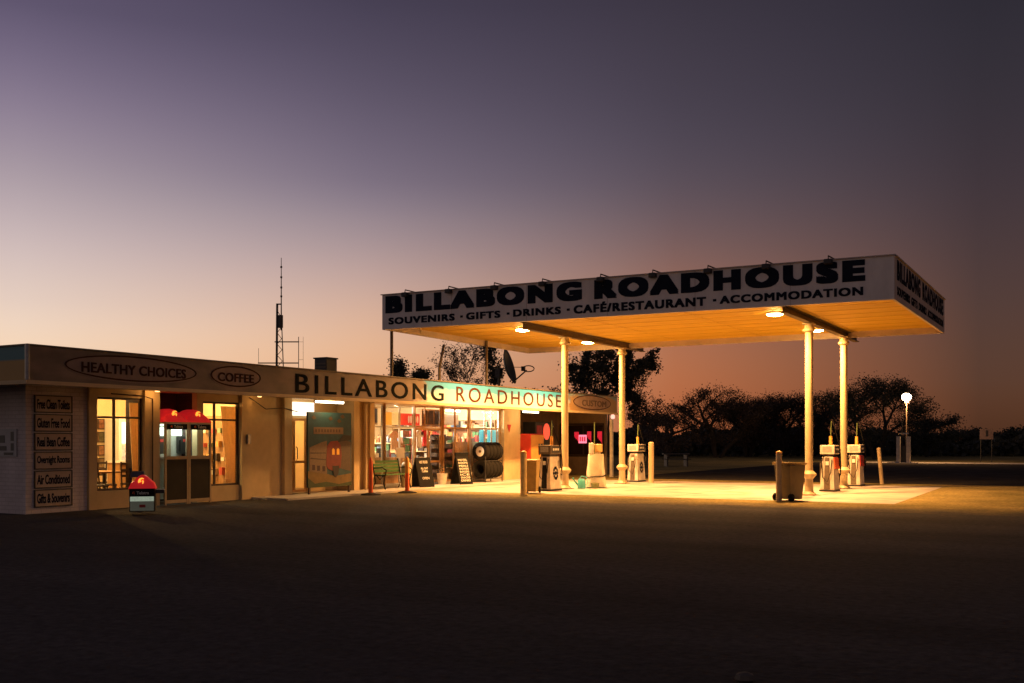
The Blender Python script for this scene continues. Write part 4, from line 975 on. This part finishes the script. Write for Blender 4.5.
# wrapped pump
t = thing('wrapped_fuel_pump', 'fuel pump wrapped in pale sheeting tied with a black strap', 'fuel pump', (0, 0, 0))
b_ = MB(); n = 20; rows = 10
for j in range(rows+1):
    tz = j/rows; z = .03+1.1*tz
    for k in range(n):
        a = 2*math.pi*k/n; cx_ = math.copysign(abs(math.cos(a))**.45, math.cos(a)); sy_ = math.copysign(abs(math.sin(a))**.45, math.sin(a))
        pin = 1-.07*math.exp(-((tz-.32)/.06)**2)
        w1 = (.36-.10*tz)*pin*(1+.04*math.sin(k*2.7+j*.6)); b_.v.append((cx_*w1*.95, sy_*w1*1.1, z))
for j in range(rows):
    for k in range(n): b_.f.append((j*n+k, j*n+(k+1) % n, (j+1)*n+(k+1) % n, (j+1)*n+k))
b_.f.append(tuple(rows*n+k for k in range(n)))
b_.build('sheeting', M_tarp, t, smooth=True)
st = MB(); st.tube([(math.copysign(abs(math.cos(a*.314))**.45, math.cos(a*.314))*.322, math.copysign(abs(math.sin(a*.314))**.45, math.sin(a*.314))*.372, .40+.04*math.sin(a*.314+1)) for a in range(21)], .018, 6, False); st.build('strap', M_black, t)
MB().box(-.2, .22, -.02, .34, 1.19, 1.46).build('head', mat('ochre_head', (.6, .36, .12), .5), t, bevel=.02)
MB().box(-.14, .16, .02, .28, 1.1, 1.19).build('neck', M_tarp, t)
MB().box(-.24, -.08, -.30, -.1, 1.15, 1.5).build('side_head', M_whitem, t, bevel=.02)
MB().tube([(-.05, -.05, 1.1), (-.05, -.05, 2.2)], .016, 6).build('hose_mast', MATS['green_hose_mast'], t)
place(t, (-14.7, 31.1, 0), R(28))
t = thing('watering_can', 'teal watering can on the concrete beside the wrapped pump', 'watering can', (0, 0, 0))
MB().lathe(0, 0, [(.13, 0), (.14, .02), (.13, .26), (.09, .33)], 18).build('body', M_teal, t, smooth=True)
MB().tube([(-.1, 0, .1), (-.26, 0, .3), (-.3, 0, .36)], [.035, .02, .04], 8).build('spout', M_teal, t, smooth=True)
MB().tube([(.1, 0, .1), (.2, 0, .2), (.16, 0, .38), (0, 0, .42), (-.06, 0, .34)], .016, 6).build('handle', M_teal, t, smooth=True)
place(t, (-14.72, 30.05, 0), R(20))
o = tag(MB().lathe(0, 0, [(.10, 0), (.13, .02), (.14, .16), (.11, .18)], 14).build('bucket', mat('olive_bucket', (.16, .17, .06), .5), None, smooth=True), 'low olive bucket at the foot of the wrapped pump', 'bucket'); o.location = (-14.45, 30.5, .006)

def wheelie(label, loc, rz, bodym, lidm):
    t = thing('wheelie_bin', label, 'bin', (0, 0, 0), 0, 'wheelie bins at the canopy front')
    MB().frustum(0, 0, .05, .95, .44, .46, .54, .6).build('body', bodym, t, bevel=.015)
    MB().prism([(-.29, -.33, .95), (.29, -.33, .95), (.29, -.30, 1.0), (.29, .34, 1.03), (-.29, .34, 1.03), (-.29, -.30, 1.0)][0:2]+[(.29, .36, .97), (-.29, .36, .97)], (0, 0, .05)).build('lid', lidm, t, bevel=.012)
    for sx in (-1, 1): MB().tube([(sx*.24, .24, .1), (sx*.30, .24, .1)], .1, 16).build('wheel', M_black, t)
    MB().tube([(-.22, .37, .95), (-.22, .42, .95), (.22, .42, .95), (.22, .37, .95)], .014, 6).build('handle', bodym, t)
    place(t, loc, rz); return t
def post(label, loc, h, r, m, capm, rz=0, lean=0, cat='bollard', grp='bollards protecting the pumps', bands=None):
    t = thing('bollard', label, cat, (0, 0, 0), 0, grp)
    MB().lathe(0, 0, [(r, .0), (r, h-.03)], 18).build('post', m, t, smooth=True)
    MB().lathe(0, 0, [(r*1.04, h-.03), (r*1.04, h-.01), (r*.8, h+.02), (r*.3, h+.035)], 18).build('cap', capm, t, smooth=True)
    t.location = loc; t.rotation_euler = (0, lean, rz); return t
M_bol = mat('worn_yellow_paint', (.62, .45, .18), .6, var=.35, scale=6)
M_dimb = mat('grey_bollard', (.38, .31, .2), .6, var=.3)
wheelie('ochre wheelie bin beside a bollard, left of the flower-emblem pump', (-14.86, 26.95, 0), R(14), M_binylw, M_binylw).scale = (.72, .72, 1)
post('worn ochre bollard standing left of the ochre wheelie bin', (-14.62, 26.0, 0), 1.25, .095, M_bol, M_amber)
wheelie('drab wheelie bin behind a bollard at the front right of the slab', (-7.1, 26.95, 0), R(152), mat('drab_plastic', (.17, .12, .045), .55), M_binylw)
post('dull capped bollard in front of the drab wheelie bin', (-7.28, 26.55, 0), 1.28, .075, M_dimb, M_amber)
MB_e = MB().prism(ellipse_pts((0, 0, 0), XP, ZP, .09, .16, 16), (0, -.01, 0)).build('round_sticker', M_black, None)
MB_e.location = (-6.97, 26.6, .55); MB_e.rotation_euler = (0, 0, R(15))
bpy.data.objects.remove(MB_e)
post('pale bollard with a loop of hose right of the emblem pump', (-14.55, 35.6, 0), 1.5, .10, M_column, M_column)
post('slim white bollard leaning left at the far edge of the slab', (-6.85, 38.6, 0), 1.3, .07, M_column, M_column, lean=R(-5))
for (loc, top, label) in (((-18.4, 23.65, 0), M_orange, 'red-orange delineator post on a black base, left of the green bench'), ((-18.15, 25.1, 0), M_amber, 'delineator post with amber top on a black base, right of the green bench')):
    t = thing('delineator_post', label, 'delineator', loc, 0, 'delineator posts on black bases')
    x, y, z = loc
    MB().lathe(x, y, [(.30, .0), (.28, .03), (.08, .07)], 18).build('base', M_black, t, smooth=True)
    MB().lathe(x, y, [(.07, .07), (.06, .6)], 14).build('lower_tube', M_orange, t, smooth=True)
    MB().lathe(x, y, [(.062, .6), (.06, .95), (.04, 1.04), (.02, 1.1)], 14).build('upper_tube', top, t, smooth=True)
# bench
t = thing('park_bench', 'green slatted bench with black cast iron ends under the shop window', 'bench', (0, 0, 0))
s_ = MB()
for k in range(4): s_.box(-.22+.115*k, -.12+.115*k, -.66, .66, .44, .465)
s_.build('seat', M_green, t)
s_ = MB()
for k in range(4): s_.box(-.27-.02*k, -.245-.02*k, -.66, .66, .52+.1*k, .6+.1*k)
s_.build('backrest', M_green, t)
for sy in (-1, 1):
    e = MB(); y = sy*.68
    e.tube([(.2, y, 0), (.14, y, .2), (.2, y, .43), (-.22, y, .43), (-.33, y, .95)], .022, 6); e.tube([(-.3, y, 0), (-.2, y, .2), (-.22, y, .43)], .022, 6)
    e.tube([(.2, y, .43), (.24, y, .6), (.1, y, .68), (-.27, y, .66)], .02, 6); e.tube([(.12, y, .43), (0, y, .3), (-.14, y, .43)], .014, 6)
    e.build('end_frame', M_black, t)
place(t, (-19.6, 26.35, .05), 0)
# sandwich boards
def aboard(label, loc, rz, rows, w=.62, h=1.0, lean=.26):
    t = thing('sandwich_board', label, 'sign', (0, 0, 0), 0, 'chalk sandwich boards by the shop door')
    def pan(s):
        m = MB(); m.box(-w/2, w/2, -.012, .012, 0, h); q = Matrix.Translation((0, -s*.26, 0)) @ Matrix.Rotation(-s*lean, 4, 'X'); return m.xform(q), q
    f, q = pan(1); fo = f.build('front_panel', M_black, t); b2, q2 = pan(-1); b2.build('back_panel', M_black, t)
    for i, (tx, z, ww, hh) in enumerate(rows):
        text_part('lettering', tx, q @ Vector((-ww/2, -.0125, z)), (q.to_3x3() @ Vector(XP)), (q.to_3x3() @ Vector(ZP)), ww, hh, M_chalk, fo, .01, .003)
    place(t, loc, rz)
aboard('black sandwich board with three short chalk lines left of the shop door', (-19.45, 27.75, .05), R(74), [('HOT FOOD', .80, .34, .09), ('ALL DAY', .60, .3, .07), ('Coffee', .50, .24, .08), ('OPEN', .26, .28, .08)])
aboard('black sandwich board crowded with chalk writing right of the shop door', (-19.45, 30.15, .05), R(74), [(s, .84-.105*i, .42, .07) for i, s in enumerate(['MOTEL', 'ROOMS', 'MEALS', 'SHOWERS', 'BURGERS', 'ICE', 'SNACKS', 'DRINKS'])], w=.6, h=1.15)
# tyres rack
t = thing('tyre_rack', 'two-tier dark steel rack at the right end of the shop window', 'rack', (-19.7, 32.4, 0))
f = MB()
for y in (31.75, 32.95):
    for x in (-19.95, -19.45): f.tube([(x, y, .05), (x, y, 1.0)], .02, 6)
for z in (.18, .83):
    for x in (-19.9, -19.5): f.tube([(x, 31.7, z), (x, 33.0, z)], .018, 6)
f.build('frame', M_dark, t)
tm = None
def tyre(label, y, z, white=False):
    r = thing('tyre', label, 'tyre', (-19.7, y, z), 0, 'tyres on the rack')
    m = MB(); prof = [(.19, -.1), (.30, -.11), (.335, -.08), (.345, 0), (.335, .08), (.30, .11), (.19, .1), (.18, 0), (.19, -.1)]; n = 28
    for rr, yy in prof:
        for k in range(n): a = 2*math.pi*k/n; m.v.append((-19.7+rr*math.cos(a), y+yy, z+rr*math.sin(a)))
    for i in range(len(prof)-1):
        for k in range(n): m.f.append((i*n+k, i*n+(k+1) % n, (i+1)*n+(k+1) % n, (i+1)*n+k))
    m.build('rubber', M_black, r, smooth=True)
    if white:
        MB().tube([(-19.7, y-.07, z), (-19.7, y-.02, z)], .185, 24).build('rim', M_white, r)
        MB().tube([(-19.7, y-.09, z), (-19.7, y-.071, z)], .05, 12).build('hub', M_beam, r)
for row, z in enumerate((.53, 1.18)):
    for k in range(5):
        lab = '%s tyre on the %s tier of the rack, counted from the shop door' % (['first', 'second', 'third', 'fourth', 'fifth'][k], ['lower', 'upper'][row])
        if row == 1 and k == 0: lab = 'white-rimmed tyre at the left end of the upper tier of the rack'
        tyre(lab, 31.85+.245*k, z, row == 1 and k == 0)
def pot(label, loc):
    t = thing('plant_pot', label, 'plant pot', loc, 0, 'white plant pots by the shop door')
    x, y, z = loc
    MB().lathe(x, y, [(.14, z), (.19, z+.36), (.2, z+.38), (.17, z+.38)], 16).build('pot', M_whitem, t, smooth=True)
    lf = MB(); rnd = random.Random(int(y*10))
    for k in range(60):
        a = rnd.random()*6.28; r_ = rnd.random()*.2; p = Vector((x+r_*math.cos(a), y+r_*math.sin(a), z+.4+rnd.random()*.3)); d1 = Vector([rnd.uniform(-1, 1) for _ in range(3)])*.07; d2 = Vector([rnd.uniform(-1, 1) for _ in range(3)])*.03
        b0 = len(lf.v); lf.v += [tuple(p), tuple(p+d1*.5+d2), tuple(p+d1), tuple(p+d1*.5-d2)]; lf.f.append((b0, b0+1, b0+2, b0+3))
    lf.build('foliage', M_leafA, t)
pot('white plant pot left of the crowded sandwich board', (-19.9, 29.6, .05)); pot('white plant pot right of the crowded sandwich board', (-19.9, 31.2, .05))
t = thing('gas_bottle', 'cream gas bottle standing right of the green bench', 'gas bottle', (-19.7, 27.2, .05))
MB().lathe(-19.7, 27.2, [(.14, .05), (.18, .1), (.18, .75), (.12, .86), (.05, .9)], 18).build('cylinder', M_column, t, smooth=True)
MB().lathe(-19.7, 27.2, [(.09, .9), (.09, 1.0)], 12).build('valve_collar', M_amber, t)

# ================================================================= FAR SIDE OF THE ROAD
def P(px, d, z=0):
    r = (px-512)/1020*d; return Vector((-.5*d+.866*r, .866*d+.5*r, z))
p = P(906.5, 71)
t = thing('street_lamp', 'tall lamp with a glaring globe at the far pump island', 'street lamp', p)
MB().tube([p, p+Vector((0, 0, 4.3))], [.055, .03], 8).build('pole', mat('pole_dull', (.10, .07, .05), .8), t)
MB().tube([p+Vector((0, 0, 4.18)), p+Vector((0, 0, 4.3))], .16, 10).build('fitting', M_steel, t)
gl = MB(); gl.lathe(p.x, p.y, [(.04, 4.31), (.2, 4.36), (.29, 4.46), (.32, 4.58), (.29, 4.70), (.2, 4.80), (.04, 4.85)], 16); gl.build('globe', emis('lamp_globe', (1, .72, .42), 30), t, smooth=True)
lamp('globe_glow', 'POINT', p+Vector((.12, -.36, 4.28)), 1500, (1, .50, .18), .25, parent=t)
q = P(903.5, 70.5)
t = thing('far_fuel_pump', 'pair-sided fuel pump on the far island under the glaring lamp', 'fuel pump', q)
for s in (-1, 1): MB().frustum(q.x+s*.30, q.y+s*.16, .05, 1.85, .26, .3, .24, .28).build('cabinet', M_whitem, t)
MB().box(q.x-.25, q.x+.25, q.y+.05, q.y+.3, .05, 1.2).build('centre_panel', M_dark, t); MB().box(q.x-.3, q.x+.3, q.y, q.y+.2, 2.0, 2.1).build('top_bar', M_whitem, t)
MB().tube([(q.x-.1, q.y, 1.2), (q.x-.1, q.y, 3.3), (q.x+.1, q.y, 3.35)], .03, 6).build('hose_mast', M_dark, t)
MB().box(q.x-1.0, q.x+.9, q.y-.4, q.y+.5, 0, .06).build('kerb', M_concrete, t)
s0 = P(986.5, 74)
t = thing('road_sign', 'pale square sign with a dark figure far right beyond the road', 'sign', s0)
MB().box(-.48, .48, -.02, .02, 1.65, 2.4).xform(Matrix.Translation(s0) @ Matrix.Rotation(R(30), 4, 'Z')).build('board', mat('pale_sign', (.20, .14, .13), .6, var=.1), t)
MB().box(-.05, .1, -.03, -.021, 1.85, 2.3).xform(Matrix.Translation(s0) @ Matrix.Rotation(R(30), 4, 'Z')).build('mark', M_dark, t)
for sx in (-.4, .4): MB().tube([(sx, .04, 0), (sx, .04, 2.4)], .03, 6).xform(Matrix.Translation(s0) @ Matrix.Rotation(R(30), 4, 'Z')).build('post', M_dark, t)
s1 = P(676, 62); mx4 = Matrix.Translation(s1) @ Matrix.Rotation(R(30), 4, 'Z')
t = thing('picnic_table', 'dim picnic table in the dark left of the bare trees', 'picnic table', s1)
MB().box(-.8, .8, -.35, .35, .72, .78).xform(mx4).build('tabletop', M_dark, t)
for s in (-1, 1):
    MB().box(-.8, .8, s*.62-.12, s*.62+.12, .42, .46).xform(mx4).build('seat', M_dark, t)
    MB().box(s*.6-.04, s*.6+.04, -.6, .6, .0, .72).xform(mx4).build('leg', M_dark, t)
o = MB().lathe(0, 0, [(.04, 0), (.07, .02), (.06, .05), (.02, .065)], 7).build('stone', mat('pale_stone', (.11, .09, .07), .9), None, org=None, smooth=True)
tag(o, 'small pale stone on the dark gravel at the bottom of the photo', 'stone'); d_ = 1020*1.6/242; o.location = P(745, d_)

# ================================================================= TREES
def tree(label, px, d, h, w, nclump, leaf, lpc, m, trunks=1, r0=.16, bare=0., crown_z=.35, seed=1, lean=0, group='trees behind the roadhouse', name='gum_tree', cr=.5, cat='tree'):
    rnd = random.Random(seed); base = P(px, d)
    t = thing(name, label, cat, base, 0, group)
    tr = MB(); tips = []
    def grow(p, dr, ln, r, lev):
        steps = 3; pts = [p]; rad = [r]; q = p
        for i in range(steps):
            dr = (dr+Vector((rnd.uniform(-.22, .22), rnd.uniform(-.22, .22), rnd.uniform(-.02, .16)))).normalized(); q = q+dr*ln/steps; pts.append(q); rad.append(r*(1-.4*(i+1)/steps))
        tr.tube(pts, rad, 5 if lev else 7, False)
        if lev >= (1 if group.startswith('dusk') else 2): tips.extend(pts[1:])
        if lev >= 4: return
        nb = 3 if lev < 3 else 3
        for i in range(nb):
            a = rnd.random()*6.28; sp_ = .75+rnd.random()*.4
            nd = (dr*.8+Vector((math.cos(a)*sp_, math.sin(a)*sp_, rnd.uniform(-.15, .5)))).normalized()
            grow(pts[-1] if i < 2 else pts[-2], nd, ln*rnd.uniform(.55, .8), r*.52, lev+1)
    for k in range(trunks):
        off = Vector((.866, .5, 0))*((k-(trunks-1)/2)*w*.22)
        grow(base+off*.3, (Vector((0, 0, 1))+off*.12+Vector((.866, .5, 0))*lean).normalized(), h*crown_z, r0, 0)
    # fit branch structure into the crown box
    zmx = max(v[2] for v in tr.v); ax = Vector((.866, .5, 0)); la = sorted((Vector(v)-base).dot(ax) for v in tips); lo, hi = la[len(la)//40], la[-len(la)//40-1]; mid = (lo+hi)/2
    sz = h*.97/zmx; sw = (w*.5-cr*.45)/((hi-lo)/2)
    def fit(v):
        v = Vector(v); dlt = v-base; a = dlt.dot(ax); bb = dlt.dot(Vector((-.5, .866, 0))); f_ = min(1, max(0, v.z/(h*crown_z)))
        k_ = 1+(sw-1)*f_
        q = base+ax*((a-mid*f_)*k_)+Vector((-.5, .866, 0))*bb*k_; q.z = v.z*sz; return q
    tr.v = [tuple(fit(v)) for v in tr.v]; tips = [fit(v) for v in tips]
    lf = MB(); tips = [q for q in tips if q.z > h*crown_z*.75]; rnd.shuffle(tips); tips = tips[:nclump]
    if group.startswith('dusk'):      # twiggy outer growth fills a rounded crown down to the scrub
        n0_ = len(tips)//2; tips = tips[:int(len(tips)*.75)]
        for k in range(n0_):
            a_, b_ = rnd.random()*6.283, math.acos(rnd.uniform(-1, 1)); rr_ = rnd.uniform(.45, 1)**.5
            q_ = base+ax*math.cos(a_)*math.sin(b_)*w*.5*rr_+Vector((-.5, .866, 0))*math.sin(a_)*math.sin(b_)*w*.4*rr_; q_.z = h*.56+math.cos(b_)*h*.41*rr_; tips.append(q_)
    for c0 in tips:
        cs = cr*rnd.uniform(.5, 1.2)
        for k in range(int(lpc*rnd.uniform(.5, 1.3))):
            p_ = c0+Vector((rnd.gauss(0, cs*.5), rnd.gauss(0, cs*.5), rnd.gauss(0, cs*.38)))
            if p_.z < .2: continue
            d1 = Vector((rnd.uniform(-1, 1), rnd.uniform(-1, 1), rnd.uniform(-1.2, .4))).normalized()*leaf; d2 = d1.cross(Vector([rnd.uniform(-1, 1) for _ in range(3)])).normalized()*leaf*.33
            b0 = len(lf.v); lf.v += [tuple(p_), tuple(p_+d1*.5+d2), tuple(p_+d1), tuple(p_+d1*.5-d2)]; lf.f.append((b0, b0+1, b0+2, b0+3))
    ll = sorted((Vector(v)-base).dot(ax) for v in lf.v); a0, a1 = ll[len(ll)//30], ll[-len(ll)//30-1]; mc, kc = (a0+a1)/2, w/(a1-a0)
    def recen(v):
        v = Vector(v); a = (v-base).dot(ax); f_ = min(1, max(0, v.z/(h*crown_z*.9))); return tuple(v+ax*((a-mc)*kc-a)*f_)
    lf.v = [recen(v) for v in lf.v]; tr.v = [recen(v) for v in tr.v]
    tr.build('trunk', M_bark, t, smooth=False)
    lf.build('crown', m, t)
tree('small round dense tree above BONG on the roadhouse fascia', 410, 75, 7.7, 2.3, 500, .16, 26, M_leafA, seed=3, crown_z=.6, cr=.5)
tree('pale low wispy treetop between the round tree and the bent pipe', 434, 85, 6.7, 2.0, 200, .14, 9, M_leafB, seed=4, crown_z=.55, cr=.6)
tree('tall loose-crowned gum rising behind the bent pipe', 467, 68, 9.6, 3.4, 300, .11, 15, M_leafB, seed=5, trunks=2, crown_z=.4, cr=.32)
tree('dark-trunked tree directly left of the satellite dish', 492, 58, 8.4, 1.0, 140, .16, 16, M_leafA, seed=6, crown_z=.72, r0=.24, cr=.4)
tree('low dark tree left of the tall gums, behind the thick column', 566, 70, 6.2, 3.6, 260, .2, 14, M_leafA, seed=8, crown_z=.45, cr=.5)
tree('tall gum with forked dark limbs between the two left columns', 592, 62, 8.4, 2.6, 150, .15, 42, M_leafA, seed=12, trunks=2, crown_z=.5, cr=.3, lean=.02)
tree('tall gum with an upright trunk just left of the middle column', 612, 66, 8.3, 1.6, 110, .15, 40, M_leafA, seed=17, crown_z=.55, cr=.28)
tree('tall gum with heavy clumps right of the middle column', 638, 62, 8.1, 2.1, 170, .15, 46, M_leafA, seed=21, crown_z=.42, cr=.32, lean=.03)
tree('thin wispy tree right of the tall gums', 652, 72, 5.2, 2.6, 260, .13, 8, M_leafB, seed=23, crown_z=.4, cr=.45, group='dusk trees beyond the road', name='bare_tree')
tree('low scrubby tree left of the big bare tree', 668, 90, 4.3, 5.4, 1100, .15, 14, M_leafB, seed=25, crown_z=.2, cr=.6, group='dusk trees beyond the road', name='bare_tree')
G2 = dict(group='dusk trees beyond the road', name='bare_tree')
tree('large round bare-branched tree, left of the row beyond the road', 718, 92, 6.6, 7.0, 1500, .13, 19, M_leafB, trunks=2, seed=31, crown_z=.2, cr=.6, **G2)
tree('bare-branched tree with a rounded top next to the largest one', 748, 96, 6.0, 5.2, 1200, .13, 19, M_leafB, trunks=2, seed=33, crown_z=.22, cr=.6, **G2)
tree('bare-branched tree in the middle of the row left of the right columns', 779, 95, 6.2, 6.0, 1300, .13, 19, M_leafB, trunks=2, seed=37, crown_z=.22, cr=.6, **G2)
tree('dense dark tree behind the nearer right column', 812, 98, 6.0, 5.6, 1200, .13, 18, M_leafA, seed=41, crown_z=.22, cr=.6, **G2)
tree('tree between the right columns and the tallest dark tree', 843, 92, 5.7, 5.6, 1200, .13, 18, M_leafA, seed=43, crown_z=.22, cr=.6, **G2)
tree('tallest dark tree behind the glaring lamp', 877, 84, 7.1, 6.8, 1500, .14, 22, M_leafA, seed=47, trunks=2, crown_z=.28, cr=.6, **G2)
tree('round low tree right of the glaring lamp', 927, 95, 4.0, 4.2, 900, .16, 18, M_leafA, seed=51, crown_z=.4, cr=.6, **G2)
for k, (px, w) in enumerate(((955, 3.0), (977, 3.2), (1000, 3.4), (1016, 2.8))):
    tree('low rounded tree on the right horizon, %s from the lamp' % ['first', 'second', 'third', 'fourth'][k], px, 115, [2.7, 3.0, 2.7, 3.1][k], w, 260, .22, 12, M_leafA, seed=60+k, crown_z=.4, cr=.5, **G2)
# far scrub reading as one mass
sc = MB(); rnd = random.Random(5)
for k in range(26000):
    px = rnd.uniform(560, 1200); d = rnd.uniform(98, 135); top = 1.9+.9*math.sin(px*.031)*math.sin(px*.013+1)+.4*math.sin(px*.11)
    if px < 900: top += .5
    z = top*(1-rnd.random()**1.6); p_ = P(px, d, max(.05, z))
    d1 = Vector((rnd.uniform(-1, 1), rnd.uniform(-1, 1), rnd.uniform(-1, 1))).normalized()*.5; d2 = d1.cross(Vector([rnd.uniform(-1, 1) for _ in range(3)])).normalized()*.28
    b0 = len(sc.v); sc.v += [tuple(p_), tuple(p_+d1*.5+d2), tuple(p_+d1), tuple(p_+d1*.5-d2)]; sc.f.append((b0, b0+1, b0+2, b0+3))
tag(sc.build('distant_scrub', M_leafA), 'dark band of distant scrub along the horizon', None, kind='stuff')
